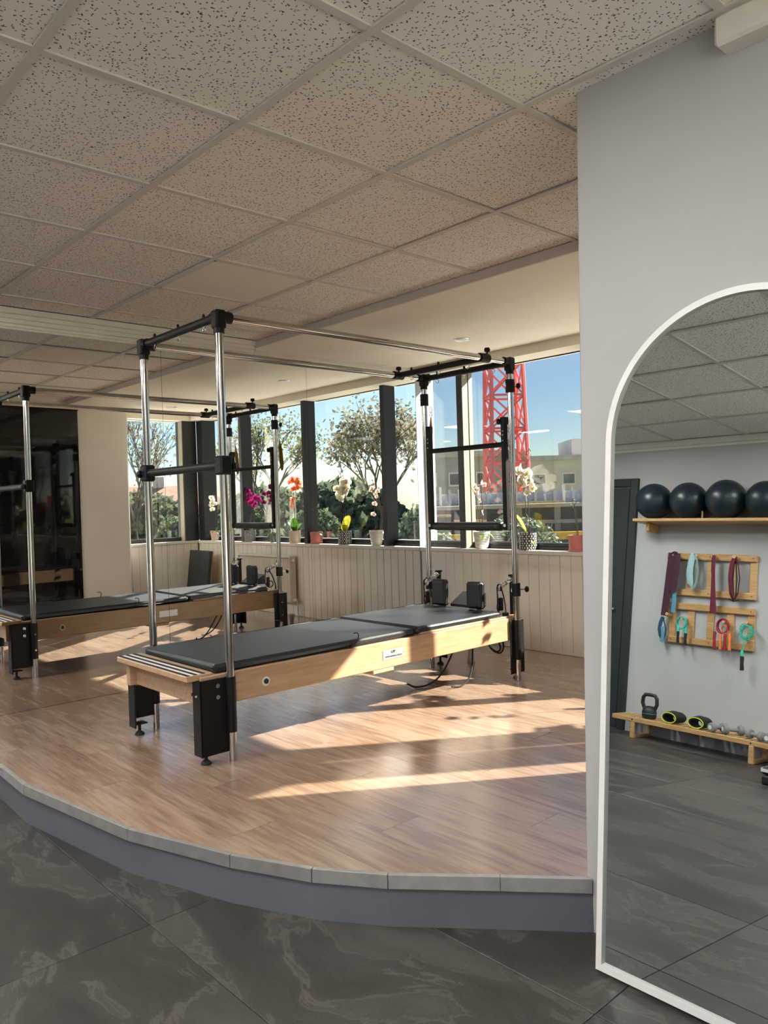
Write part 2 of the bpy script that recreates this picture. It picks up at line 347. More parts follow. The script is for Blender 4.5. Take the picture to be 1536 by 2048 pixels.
    def mesh(s, name, mat, off=Vector((0, 0, 0)), smooth=False):
        me = bpy.data.meshes.new(name); me.from_pydata([tuple(v-off) for v in s.v], [], s.f); me.update()
        if mat is not None: me.materials.append(MT[mat])
        if smooth: 
            me.polygons.foreach_set('use_smooth', [True]*len(me.polygons)); 
            try: me.set_sharp_from_angle(angle=math.radians(42))
            except Exception: pass
        return me
    def build(s, name, mat, parent=None, smooth=False):
        if parent is None:
            xs = [v.x for v in s.v]; ys = [v.y for v in s.v]; zs = [v.z for v in s.v]
            off = Vector(((min(xs)+max(xs))/2, (min(ys)+max(ys))/2, min(zs)))
            o = bpy.data.objects.new(name, s.mesh(name, mat, off, smooth)); o.location = off
        else:
            o = bpy.data.objects.new(name, s.mesh(name, mat, org(parent), smooth)); o.parent = parent
        COL.objects.link(o); return o
def org(p):
    v = Vector((0, 0, 0))
    while p is not None: v += p.location; p = p.parent
    return v
def tag(o, label=None, cat=None, group=None, kind=None):
    if label: o['label'] = label
    if cat: o['category'] = cat
    if group: o['group'] = group
    if kind: o['kind'] = kind
    return o
def empty(name, loc=(0, 0, 0), **kw):
    o = bpy.data.objects.new(name, None); o.empty_display_size = .1; COL.objects.link(o); o.location = loc; return tag(o, **kw)
def inst(name, me, parent, loc, rot=None, sc=None):
    o = bpy.data.objects.new(name, me); COL.objects.link(o); o.parent = parent
    o.location = Vector(loc) - (org(parent) if parent else Vector((0, 0, 0)))
    if rot is not None: o.rotation_euler = rot
    if sc is not None: o.scale = sc
    return o
def struct(o): o['kind'] = 'structure'; return o
def B(a, b, **k): return MB().box(a, b, **k)

# ------------------------------------------------------------------ room shell
XW, YM, YO, XR, XB, YB = 3.40, 2.69, -1.10, 0.665, -3.60, -4.60     # window wall, mirror wall, end wall, right wall, back wall, rear wall
ZC, ZP, ZS, ZF = 2.30, 2.256, 0.745, -0.155                          # tile ceiling, plaster soffit, sill, slate floor
HEAD = 2.185
struct(B((XB-.2, YB-.2, 2.42), (.965, 2.95, 2.62)).build('ceiling_slab', 'conc')); struct(B((.965, YO-.28, 2.42), (3.64, 2.95, 2.62)).build('ceiling_slab_bay', 'conc'))
# window wall: parapet + lintel
ww = struct(empty('wall_window', (XW, .8, 0)))
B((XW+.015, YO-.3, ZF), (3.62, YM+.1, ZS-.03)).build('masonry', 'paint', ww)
B((3.34, YO, HEAD), (3.62, YM, 2.42)).build('lintel', 'plaster', ww)
y = YM-.006; k = 0
while y > YO+.004:
    y0 = max(YO, y-.0935)
    B((XW, y0+.0015, 0.0), (XW+.018, y-.0015, ZS-.03), bev=.0035).build('panel_board', 'board', ww)
    y -= .0935
B((XW-.012, YO-.2, ZS-.03), (3.62, YM, ZS), bev=.004).build('sill', 'sill', ww)
# mirror wall
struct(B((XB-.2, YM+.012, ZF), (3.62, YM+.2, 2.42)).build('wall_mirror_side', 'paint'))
# end wall with its window opening (x 2.54 .. 3.34)
ew = struct(empty('wall_end', (2.2, YO, 0)))
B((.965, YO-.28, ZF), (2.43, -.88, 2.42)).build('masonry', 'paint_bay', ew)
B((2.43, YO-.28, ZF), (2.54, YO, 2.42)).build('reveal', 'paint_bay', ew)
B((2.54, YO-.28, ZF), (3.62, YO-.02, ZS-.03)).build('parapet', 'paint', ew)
B((2.54, YO-.28, HEAD), (3.62, YO, 2.42)).build('lintel', 'plaster', ew)
B((2.54, YO-.28, ZS-.03), (XW-.012, YO+.012, ZS), bev=.004).build('sill', 'sill', ew)
x = 2.545
while x < XW-.02:
    x1 = min(XW-.001, x+.0935); B((x+.0015, YO-.02, 0), (x1-.0015, YO-.002, ZS-.03), bev=.0035).build('panel_board', 'board', ew); x = x1
# right wall with the leaning mirror
m = MB(); ya, yb = -.703, -.742     # the wall end is a little out of plumb
m.add([(XR, YB, ZF), (.965, YB, ZF), (.965, ya, ZF), (XR+.006, ya, ZF), (XR, ya-.006, ZF), (XR, YB, 2.42), (.965, YB, 2.42), (.965, yb, 2.42), (XR+.006, yb, 2.42), (XR, yb-.006, 2.42)],
      [(0, 4, 3, 2, 1), (5, 6, 7, 8, 9), (0, 5, 9, 4), (4, 9, 8, 3), (3, 8, 7, 2), (2, 7, 6, 1), (1, 6, 5, 0)])
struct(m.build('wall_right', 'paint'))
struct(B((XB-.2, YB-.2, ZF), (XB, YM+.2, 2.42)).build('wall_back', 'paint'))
# rear wall behind the camera; its wide window opening is added for daylight
rw = struct(empty('wall_rear', (-1.5, YB, ZF)))
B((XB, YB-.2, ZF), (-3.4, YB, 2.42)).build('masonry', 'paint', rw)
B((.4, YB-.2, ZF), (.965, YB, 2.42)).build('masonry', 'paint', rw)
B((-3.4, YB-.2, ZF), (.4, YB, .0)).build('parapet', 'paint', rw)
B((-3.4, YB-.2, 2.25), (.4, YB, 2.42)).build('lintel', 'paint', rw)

# ------------------------------------------------------------------ windows
def mullion(parent, y0, y1, deep=True):
    B((3.42, y0, ZS), (3.50, y1, HEAD), bev=.003).build('mullion', 'frame', parent)
    B((3.50, y0+.008, ZS), (3.565, y1-.008, HEAD)).build('mullion_gasket', 'frame', parent)
    B((3.43, y0-.004, ZS), (3.495, y0, HEAD)).build('mullion_lit_side', 'frame_lit', parent)  # pale strips paint the sunlit flank onto the dark mullion
    B((3.515, y0+.002, ZS), (3.56, y0+.008, HEAD)).build('mullion_lit_side', 'frame_lit', parent)
spans = [(2.255, YM), (1.065, 2.20), (-.12, 1.01), (-.98, -.175)]
for i, (a, b) in enumerate(spans):
    w = struct(empty('window_%d' % (i+1), (3.55, (a+b)/2, ZS)))
    B((3.52, a, ZS), (3.60, b, ZS+.05), bev=.003).build('frame_bar', 'frame', w)
    B((3.50, a, ZS), (3.52, b, ZS+.022)).build('frame_bead', 'frame', w)
    B((3.55, a, HEAD), (3.60, b, HEAD+.03)).build('frame_bar', 'frame', w)
    B((3.56, a, ZS+.05), (3.566, b, HEAD+.005)).build('pane', 'glass', w)
    if i < 3: mullion(w, spans[i+1][1], a)
w4 = bpy.data.objects['window_4']
B((3.42, -1.12, ZS), (3.60, -.98, HEAD), bev=.004).build('corner_post', 'frame', w4)
w = struct(empty('window_5', (2.95, -1.25, ZS)))
B((2.54, -1.30, ZS), (3.34, -1.22, ZS+.045), bev=.003).build('frame_bar', 'frame', w)
B((2.54, -1.30, HEAD), (3.24, -1.25, HEAD+.03)).build('frame_bar', 'frame', w)
B((3.24, -1.30, ZS), (3.42, -1.12, HEAD), bev=.004).build('jamb_post', 'frame', w)
B((3.232, -1.22, ZS), (3.24, -1.13, HEAD)).build('jamb_pale_side', 'frame_lit', w)  # same lit-side colour painted along the jamb
B((2.54, -1.27, ZS+.045), (3.24, -1.264, HEAD+.02)).build('pane', 'glass', w)
w = struct(empty('window_6', (-1.5, YB-.1, .4)))  # unseen window, added so daylight from behind lifts the interior
for xx in (-3.4, -2.14, -.88, .36): B((xx, YB-.13, 0), (xx+.04, YB-.07, 2.25)).build('frame_bar', 'frame', w)
for a in (-3.36, -2.10, -.84): B((a, YB-.103, 0), (a+1.22, YB-.097, 2.25)).build('pane', 'glass', w)

# ------------------------------------------------------------------ ceilings
ce = struct(empty('ceiling', (-.6, -.6, ZC)))
B((XB, YB, 2.345), (1.80, YM, 2.42)).build('backing', 'gap', ce)
tile_me = {}
def tile_mesh(sx, sy):
    key = (round(sx, 3), round(sy, 3))
    if key not in tile_me: tile_me[key] = B((-sx/2, -sy/2, 0), (sx/2, sy/2, .016), bev=.002).mesh('ceiling_tile', 'tile')
    return tile_me[key]
LIT = [(-2, -2), (-2, 2), (-5, -2), (-4, 2), (-5, -6)]  # only the first shows, in the arched mirror; the rest are added fill lights
OFF = [(1, 2)]
XE, YE = 1.775, 2.645
random.seed(3)
for i in range(-6, 3):
    for j in range(-8, 5):
        x0, x1, y0, y1 = max(i*.6, XB), min(i*.6+.6, XE), max(j*.6, YB), min(j*.6+.6, YE)
        if x1-x0 < .03 or y1-y0 < .03: continue
        if (i, j) in LIT or (i, j) in OFF: continue
        if j*.6 < YO-.05 and i >= 1 and j*.6+.6 <= -.75: 
            if i > 1 or True:
                x1 = min(x1, XR) if i == 1 else x1
                if i > 1 or x1-x0 < .03: continue
        inst('ceiling_tile', tile_mesh(x1-x0-.008, y1-y0-.008), ce, ((x0+x1)/2+random.uniform(-.001, .001), (y0+y1)/2, ZC+.004+random.uniform(0, .003)))
for i in range(-5, 3):
    B((i*.6-.012, YB, ZC-.003), (i*.6+.012, YE, ZC+.003)).build('main_runner', 'tbar', ce)
for j in range(-7, 5):
    for i in range(-6, 3):
        x0, x1 = max(i*.6+.012, XB), min(i*.6+.588, XE)
        if x1-x0 < .03: continue
        B((x0, j*.6-.012, ZC-.0015), (x1, j*.6+.012, ZC+.0045)).build('cross_tee', 'tbar', ce)
# lowered plaster soffit
so = struct(B((1.78, YO, ZP), (3.36, YM, 2.41)).build('ceiling_soffit', 'plaster'))
struct(B((1.768, YO, ZP-.003), (1.782, YM, ZC+.002), bev=.002).build('trim_1', 'tbar'))
def moulding(name, x0, x1, ztop, h, d):
    m = MB(); st = [(0, 0, .28, 1.0), (.28, .0, .5, .72), (.5, 0, .72, .55), (.72, 0, .88, .30), (.88, 0, 1.0, .16)]
    for a, _, b, dd in st: m.box((x0, YM-d*dd, ztop-h*b), (x1, YM+.012, ztop-h*a), bev=.003)
    return struct(m.build(name, 'trimw'))
moulding('trim_2', XB, 1.768, ZC, .115, .06)
moulding('trim_3', 1.782, 3.34, ZP, .035, .03)
struct(B((XR-.062, YB, 2.222), (XR+.01, -1.175, 2.297), bev=.008).build('trim_4', 'trimw'))
m = MB(); 
m.box((XB, YB, ZC-.05), (XB+.03, YM-.06, ZC), bev=.004).box((XB, YB, ZC-.075), (XB+.015, YM-.06, ZC-.05), bev=.003)
struct(m.build('trim_5', 'trimw'))
struct(B((XR-.012, YB, -.07), (XR+.01, -.752, -.028), bev=.004).build('baseboard_right', 'sill'))

def ceiling_light(i, j, lit, label):
    e = empty('ceiling_light', (i*.6+.3, j*.6+.3, ZC), label=label, cat='ceiling light', group='square ceiling light panels')
    x0, y0 = i*.6+.014, j*.6+.014; x1, y1 = x0+.572, y0+.572
    f = MB(); f.box((x0, y0, ZC-.002), (x1, y0+.012, ZC+.012)).box((x0, y1-.012, ZC-.002), (x1, y1, ZC+.012)).box((x0, y0, ZC-.002), (x0+.012, y1, ZC+.012)).box((x1-.012, y0, ZC-.002), (x1, y1, ZC+.012))
    f.build('frame', 'tbar', e)
    B((x0+.01, y0+.01, ZC+.001), (x1-.01, y1-.01, ZC+.01)).build('diffuser', 'led_on' if lit else 'led_off', e)
ceiling_light(1, 2, False, 'unlit plain square light panel among the speckled ceiling tiles')
names = ['lit square ceiling panel nearest the arched mirror', 'added unseen fill light panel left of the platform near the mirror wall', 'added unseen fill light panel in front of the exercise balls', 'added unseen fill light panel second from the platform by the mirror wall', 'added unseen fill light panel in the rear back corner']
for (i, j), n in zip(LIT, names): ceiling_light(i, j, True, n)
def downlight(x, y, label):
    e = empty('downlight', (x, y, ZP), label=label, cat='ceiling light', group='round recessed downlights')
    MB().lathe([(.036, -.001), (.052, -.006), (.058, -.003), (.058, .002), (.036, .002)], (x, y, ZP), 32).build('trim_ring', 'alu', e, True)
    MB().lathe([(.034, -.004), (.036, .001)], (x, y, ZP), 32).build('lens', 'white', e, True)
downlight(2.80, 1.62, 'round recessed downlight in the plaster soffit above the reformer')
downlight(2.80, -.53, 'round recessed downlight seen only in the mirror near the end window')

# ------------------------------------------------------------------ wooden platform
edge_pts = [(-.25, YM), (-.25, 1.768), (-.258, 1.395), (-.147, .642), (-.001, .197), (.125, -.074), (.262, -.272), (.487, -.523), (.664, -.726)]
plat_poly = edge_pts + [(1.0, -1.10), (XW+.015, -1.10), (XW+.015, YM)]
fl = struct(empty('floor_platform', (1.5, .8, 0)))
MB().prism(plat_poly[::-1] if False else plat_poly, ZF, -.012).build('riser', 'riser', fl)
def clip_poly(poly, cl):
    out = poly
    n = len(cl)
    area = sum(cl[i][0]*cl[(i+1) % n][1]-cl[(i+1) % n][0]*cl[i][1] for i in range(n))
    sg = 1 if area > 0 else -1
    for i in range(n):
        a, b = cl[i], cl[(i+1) % n]; inp = out; out = []
        if not inp: break
        def side(p): return sg*((b[0]-a[0])*(p[1]-a[1])-(b[1]-a[1])*(p[0]-a[0]))
        for k in range(len(inp)):
            p, q = inp[k], inp[(k+1) % len(inp)]; sp, sq = side(p), side(q)
            if sp >= 0: out.append(p)
            if (sp >= 0) != (sq >= 0):
                t = sp/(sp-sq); out.append((p[0]+t*(q[0]-p[0]), p[1]+t*(q[1]-p[1])))
    return out
convex = [(-.26, YM), (-.26, 1.40), (-.147, .642), (-.001, .197), (.125, -.074), (.262, -.272), (.487, -.523), (1.0, -1.10), (XW, -1.10), (XW, YM)]
PWID, PLEN = .192, 1.285
random.seed(11)
x = -.31; r = 0
while x < XW:
    offs = (r*.47) % PLEN; y = -1.9 + offs
    while y < YM:
        poly = clip_poly([(x, y), (x+PWID, y), (x+PWID, y+PLEN), (x, y+PLEN)], convex)
        if len(poly) >= 3:
            cx = sum(p[0] for p in poly)/len(poly); cy = sum(p[1] for p in poly)/len(poly)
            poly = [(cx+(p[0]-cx)*(1-.0011/.192), cy+(p[1]-cy)*(1-.0014)) for p in poly]
            m = MB().prism(poly, -.012, random.uniform(-.0002, .0002))
            ob = bpy.data.objects.new('plank', m.mesh('plank', 'laminate', Vector((cx, cy, 0)))); ob.parent = fl; COL.objects.link(ob); ob.location = Vector((cx, cy, 0))-org(fl)
        y += PLEN
    x += PWID; r += 1
for i in range(1, len(edge_pts)-1):
    a, b = Vector((*edge_pts[i], 0)), Vector((*edge_pts[i+1], 0)); t = (b-a).normalized(); nrm = Vector((-t.y, t.x, 0))
    if nrm.dot(Vector((1.5, 1.2, 0))-a) < 0: nrm = -nrm
    g = t*.0012
    q = [a+g-nrm*.006, b-g-nrm*.006, b-g+nrm*.010, a+g+nrm*.010]
    MB().prism([(p.x, p.y) for p in q], -.002, .006).build('edge_strip', 'edge', fl)
    q = [a+g-nrm*.008, b-g-nrm*.008, b-g, a+g]
    MB().prism([(p.x, p.y) for p in q], -.036, .0055).build('edge_lip', 'edge', fl)

# ------------------------------------------------------------------ slate floor
sf = struct(empty('floor', (-1.5, -1.0, ZF)))
B((XB-.1, YB-.1, ZF-.2), (.8, YM+.1, ZF-.004)).build('grout_bed', 'gap', sf)
st_me = B((-.2988, -.5988, -.02), (.2988, .5988, 0), bev=.0012).mesh('slate_tile', 'slate')
for i in range(-7, 3):
    for j in range(-4, 3):
        xc, yc = -.252+i*.6+.3, .268+j*1.2+.6
        if xc < XB-.3 or xc > XR+.35 or yc < YB-.6 or yc > YM+.6: continue
        inst('slate_tile', st_me, sf, (xc, yc, ZF), rot=(0, 0, PI*random.randint(0, 1)))

# ------------------------------------------------------------------ wall mirrors
segs = [(-1.32, -.12), (-.118, 1.068), (1.070, 2.240), (2.242, XW-.004)]
labs = ['left end wall mirror panel beyond the platform edge', 'tall wall mirror panel behind the foot end of the reformer', 'tall wall mirror panel behind the middle of the reformer', 'tall wall mirror panel meeting the window wall']
for (a, b), lb in zip(segs, labs):
    e = empty('wall_mirror', ((a+b)/2, YM, 0 if a > -.2 else ZF), label=lb, cat='mirror', group='wall mirror panels')
    zb = .002 if a > -.2 else ZF+.01
    B((a, YM, zb), (b, YM+.005, 2.235 if b > 1.8 else 2.24)).build('mirror_glass', 'mirror', e)
    B((a, YM+.0055, zb), (b, YM+.011, 2.2)).build('backing', 'seam', e)
    if b > 3: B((b-.004, YM-.0015, ZS+.002), (b+.003, YM+.004, HEAD)).build('polished_edge', 'medge', e)

# ------------------------------------------------------------------ arched leaning mirror
LEAN = math.radians(4.8)
am = empty('arched_mirror', (.505, -1.20, -.15), label='tall arched floor mirror in a slim white frame leaning on the white wall', cat='mirror')
am.rotation_euler = (0, LEAN, 0)
def arch(R, zc, zb, n=40):
    pts = [(-R, zb), ]
    pts = [(R, zb)] + [(R*math.cos(a), zc+R*math.sin(a)) for a in [PI*k/n for k in range(n+1)]] + [(-R, zb)]
    return pts
RO, ZCN = .362, 1.437
outer = arch(RO, ZCN, .004); inner = arch(RO-.017, ZCN, .021)
def extr(outl, x0, x1):
    m = MB(); n = len(outl); vs = [(x0, y, z) for y, z in outl]+[(x1, y, z) for y, z in outl]
    m.add(vs, [tuple(range(n)), tuple(range(2*n-1, n-1, -1))]+[(i, n+i, n+(i+1) % n, (i+1) % n) for i in range(n)]); return m
g = extr(arch(RO-.016, ZCN, .020), .004, .008); o = bpy.data.objects.new('mirror_glass', g.mesh('mirror_glass', 'mirror2')); o.parent = am; COL.objects.link(o)
m = MB(); n = len(outer)
for x_, sgn in ((-.006, 1), (.012, -1)):
    m.add([(x_, y, z) for y, z in outer]+[(x_, y, z) for y, z in inner], [(i, (i+1) % n, n+(i+1) % n, n+i) for i in range(n)])
m.add([(-.006, y, z) for y, z in outer]+[(.012, y, z) for y, z in outer], [(i, n+i, n+(i+1) % n, (i+1) % n) for i in range(n)])
m.add([(-.006, y, z) for y, z in inner]+[(.012, y, z) for y, z in inner], [(i, (i+1) % n, n+(i+1) % n, n+i) for i in range(n)])
o = bpy.data.objects.new('frame', m.mesh('frame', 'white')); o.parent = am; COL.objects.link(o)
g = extr(arch(RO-.004, ZCN, .006), .010, .013); o = bpy.data.objects.new('back_panel', g.mesh('back_panel', 'seam')); o.parent = am; COL.objects.link(o)

# ------------------------------------------------------------------ pilates reformer
rf = empty('pilates_reformer', (1.54, 1.405, 0), label='pilates reformer with light beech rails, black padded bed and full steel tower frame', cat='reformer')
YN, YF, X0, X1, ZT = 1.03, 1.78, .515, 2.57, 1.985
YC = (YN+YF)/2
def hook(bar, x, y, z):
    MB().tube([(x+.001, y+.011*math.cos(a), z-.034+.011*math.sin(a)) for a in [2*PI*k/14 for k in range(14)]], .0022, 5, closed=True).cyl((x, y, z-.024), (x, y, z+.03), .003, n=6).build('eye_bolt', 'chrome', bar, True)
    MB().lathe([(.006, .015), (.008, .022), (.007, .031), (.003, .036)], (x, y, z), 8).build('cap_nut', 'black', bar, True)
for yy in (YN, YF):
    for xx in (X0, X1):
        MB().cyl((xx, yy, 0), (xx, yy, ZT-.03), .019, n=24).build('post', 'steel', rf, True)
        sl = MB().cyl((xx, yy, .13), (xx, yy, .377), .0235, n=24).build('post_sleeve', 'black', rf, True)
        so_ = -1 if yy == YN else 1
        for zz in (.19, .30): MB().lathe([(.007, 0), (.006, .006)], (xx, yy+so_*.0225, zz), 10, 'y').build('set_screw', 'chrome', sl, True)
        c = MB(); c.box((xx-.027, yy-.027, ZT-.055), (xx+.027, yy+.027, ZT+.028), bev=.008)
        c.cyl((xx, yy, ZT-.075), (xx, yy, ZT-.04), .0245, n=20)
        d = 1 if xx == X0 else -1; c.cyl((xx, yy, ZT), (xx+d*.062, yy, ZT), .026, n=20)
        d = 1 if yy == YN else -1; c.cyl((xx, yy, ZT), (xx, yy+d*.05, ZT), .026, n=20)
        c.build('corner_joint', 'black', rf, True)
    MB().cyl((X0+.03, yy, ZT), (X1-.03, yy, ZT), .019, n=24).build('top_rail', 'steel', rf, True)
for xx, z0 in ((X0, ZT), (X1, ZT-.004), (2.325, ZT)):
    bar = MB().cyl((xx, YN+.03, z0), (xx, YF-.03, z0), .0195, n=16).build('cross_bar', 'black', rf, True)
    for yy in (YN+.13, YC, YF-.13): hook(bar, xx, yy, z0)
for yy, sg in ((YN, -1), (YF, 1)):
    c = MB().cyl((2.285, yy, ZT), (2.365, yy, ZT), .027, n=20).build('sliding_clamp', 'black', rf, True)
    MB().cyl((2.345, yy, ZT+.015), (2.345, yy+sg*.02, ZT+.045), .005, n=8).lathe([(.004, .03), (.017, .034), (.019, .045), (.015, .056), (.005, .058)], (2.345, yy+sg*.012, ZT+.005), 10).build('knob', 'black', c, True)
def knob(parent, p, d, stem=.03):
    p = Vector(p); d = Vector(d).normalized(); q = p+d*stem
    k = MB().cyl(p, q, .004, n=8).build('knob_stem', 'chrome', parent, True)
    MB().tube([q, q+d*.006, q+d*.018, q+d*.024], [.010, .019, .019, .012], 8).build('knob', 'black', parent, True)
# foot end middle bar
bar = MB().cyl((X0, YN+.02, 1.322), (X0, YF-.02, 1.322), .0195, n=18).build('middle_bar', 'black', rf, True)
for yy in (YN, YF):
    c = MB().box((X0-.03, yy-.03, 1.28), (X0+.03, yy+.03, 1.364), bev=.008).build('bar_clamp', 'black', rf)
    if yy == YN: knob(c, (X0+.028, yy-.005, 1.318), (1, -.15, 0), .008)
    else: knob(c, (X0-.028, yy+.0, 1.318), (-.6, .8, 0), .004)
# clamps on the rear posts
for zz in (1.835, .567):
    for yy, sg in ((YN, -1), (YF, 1)):
        c = MB().cyl((X1, yy, zz-.04), (X1, yy, zz+.04), .029, n=20).build('post_clamp', 'black', rf, True)
        knob(c, (X1+.02, yy+sg*.018, zz), (.75, sg*.65, 0), .03 if zz < 1 else .012)
        MB().tube([(X1-.03+.013*math.cos(a), yy, zz+.013*math.sin(a)) for a in [2*PI*k/12 for k in range(12)]], .0025, 5, closed=True).build('eye_ring', 'chrome', c, True)
# push through bar frame
pb = empty('push_bar', (0, 0, 0)); pb.parent = rf; pb.location = Vector((X1-.005, YC, .96))-org(rf)
for yy in (YN+.052, YF-.042):
    a = MB().box((X1-.022, yy-.016, .938), (X1+.012, yy+.016, 1.645), bev=.003).build('arm', 'black', pb)
    s = -1 if yy < YC else 1
    B((X1-.025, yy-.019, 1.60), (X1+.015, yy+.019, 1.648), bev=.003).build('arm_cap', 'rubber', pb)
    knob(pb, (X1-.02, yy-s*.012, 1.62), (-.8, -s*.6, 0), .004)
    for zz in (1.56, 1.535, 1.50): MB().lathe([(.004, 0), (.004, .001)], (X1-.0235, yy, zz), 8, 'x').build('pin_hole', 'alu', pb)
    MB().lathe([(.011, 0), (.009, .004), (.004, .005)], (X1-.028, yy, .968), 12, 'x').build('pivot_bolt', 'chrome', pb, True)
MB().cyl((X1-.005, YN+.06, 1.477), (X1-.005, YF-.05, 1.477), .0165, n=16).build('upper_handle', 'black', pb, True)
m = MB(); m.tube([(X1-.005, YN+.052, .962), (X1-.005, YN+.085, .962), (X1-.005, YN+.092, .962), (X1-.005, YF-.083, .962), (X1-.005, YF-.077, .962), (X1-.005, YF-.042, .962)], [.016, .018, .028, .028, .018, .016], 12)
m.build('padded_handle', 'vinyl', pb, True)
# straps hanging behind the rear posts
for yy, sg in ((YN+.02, 1), (YF-.01, 1)):
    st = MB(); zt = 1.80
    st.tube([(X1+.05+.012*math.cos(a), yy, zt-.03+.022*math.sin(a)) for a in [2*PI*k/12 for k in range(12)]], .0025, 5, closed=True)
    st.tube([(X1+.05, yy+.01*math.cos(a), zt-.065+.018*math.sin(a)) for a in [2*PI*k/12 for k in range(12)]], .0025, 5, closed=True)
    st.build('carabiner', 'chrome', rf, True)
    s2 = MB(); L = .30
    for dy in (0,):
        pts = [(X1+.05, yy, zt-.085), (X1+.062, yy+.012, zt-.18), (X1+.064, yy+.02, zt-.30), (X1+.055, yy+.022, zt-.355), (X1+.046, yy+.02, zt-.30), (X1+.047, yy+.008, zt-.18), (X1+.05, yy, zt-.09)]
        s2.tube(pts, [.006, .013, .018, .016, .018, .013, .006], 8, flat=.28)
    s2.build('hanging_strap', 'strap', rf, True)
# wooden side rails
for yy, sg in ((1.068, -1), (1.742, 1)):
    r_ = B((.375, yy-.02, .252), (2.62, yy+.02, .392), bev=.004).build('side_rail', 'beech', rf)
    yo = yy+sg*.0205
    k = MB().lathe([(.0215, -.002), (.0205, .003), (.014, .005)], (.715, yo, .318), 24, 'y').build('port_ring', 'white', r_, True)
    MB().lathe([(.0125, -.006), (.0125, .0065), (.010, .009)], (.715, yo, .318), 18, 'y').build('port_plug', 'rubber', r_, True)
    p = B((1.452, yo-.0015, .297), (1.608, yo+.0015, .347), bev=.0012).build('name_plate', 'alu', r_)
    if sg < 0:
        for i_, dx in enumerate((0, .010, .020)):
            MB().box((1.513+dx, yo-.0023, .327), (1.5175+dx, yo-.0014, .341), rot=Matrix.Rotation((-.05, .28, .28)[i_], 3, 'Y')).build('logo_stroke', 'ink', p)
            if i_: MB().box((1.516+dx, yo-.0023, .335), (1.522+dx, yo-.0014, .341)).build('logo_stroke', 'ink', p)
        cu = bpy.data.curves.new('web_address', 'FONT'); cu.body = 'www.intates.com.tr'; cu.size = .0155; cu.align_x = 'CENTER'; cu.extrude = .0003
        to = bpy.data.objects.new('tmp', cu); COL.objects.link(to)
        dg = bpy.context.evaluated_depsgraph_get(); me = bpy.data.meshes.new_from_object(to.evaluated_get(dg))
        bpy.data.objects.remove(to); me.materials.clear(); me.materials.append(MT['ink'])
        t = bpy.data.objects.new('web_address', me); COL.objects.link(t); t.parent = p
        t.location = Vector((1.530, yo-.0022, .308))-org(p); t.rotation_euler = (PI/2, 0, 0)
    for px in (1.457, 1.603): MB().lathe([(.0022, -.001), (.0015, .0025)], (px, yo+sg*.001, .322), 8, 'y').build('rivet', 'ink', p, True)
    B((1.75 if True else 0, yy-.014, .392), (2.60, yy+.014, .405), bev=.002).build('track_strip', 'beech', rf)
    B((.47, yy-sg*.055-.012, .375), (2.58, yy-sg*.055+.012, .389)).build('inner_track', 'alu', rf)
# cross beams and block below
B((.383, 1.10, .262), (.42, 1.71, .378), bev=.003).build('front_beam', 'beech', rf)
B((.345, 1.70, .262), (.42, 1.735, .378), bev=.003).build('front_beam_end', 'beech', rf)
B((.352, 1.075, .31), (.3835, 1.09, .322)).build('bolt_head', 'rubber', rf)
B((2.56, 1.075, .27), (2.60, 1.735, .385), bev=.003).build('rear_beam', 'beech', rf)
B((1.385, 1.05, .232), (1.535, 1.76, .252), bev=.003).build('under_beam', 'beech', rf)
# footboard
fb = B((.312, 1.055, .377), (.442, 1.768, .405), bev=.004).build('footboard', 'beech', rf)
for xx in (.318, .354, .392): B((xx, 1.06, .4045), (xx+.016, 1.763, .4065)).build('grip_strip', 'rubber', fb)
for xx in (.3365, .3725): B((xx, 1.06, .4040), (xx+.016, 1.763, .4058)).build('light_inlay', 'white', fb)
# legs: folded black steel angles with levelling feet
for xx, yy in ((.367, YN), (.367, YF), (2.648, YN), (2.648, YF)):
    sx = 1 if xx < 1 else -1; sy = 1 if yy == YN else -1
    m = MB()
    def bb(a, b):
        m.box([min(p, q) for p, q in zip(a, b)], [max(p, q) for p, q in zip(a, b)], bev=.003)
    bb((xx, yy+sy*.006, .075 if (yy == YF) else .042), (xx+sx*.135, yy+sy*.014, .377))
    bb((xx, yy+sy*.006, .040), (xx+sx*.008, yy+sy*.078, .377))
    bb((xx+sx*.004, yy+sy*.008, .30), (xx+sx*.12, yy+sy*.06, .306))
    lg = m.build('leg', 'black', rf)
    for dx, zz in ((.085, .345), (.085, .295)):
        MB().lathe([(.010, 0), (.010, .003), (.006, .005)], (xx+sx*dx, yy+sy*.006-sy*.0055 if sy > 0 else yy-.0005, zz), 14, 'y').build('bolt', 'chrome', lg, True)
    MB().lathe([(.009, 0), (.009, .003), (.006, .004)], (xx-.003 if sx > 0 else xx, yy+sy*.04, .31), 14, 'x').build('bolt', 'chrome', lg, True)
    MB().lathe([(.024, 0), (.024, .006), (.016, .016), (.008, .02), (.008, .05), (.012, .05), (.012, .06)], (xx+sx*.038, yy+sy*.042, 0), 16).build('levelling_foot', 'rubber', lg, True)
    B((min(xx+sx*.006, xx+sx*.07), min(yy+sy*.008, yy+sy*.07), .055), (max(xx+sx*.006, xx+sx*.07), max(yy+sy*.008, yy+sy*.07), .06)).build('foot_plate', 'black', lg)
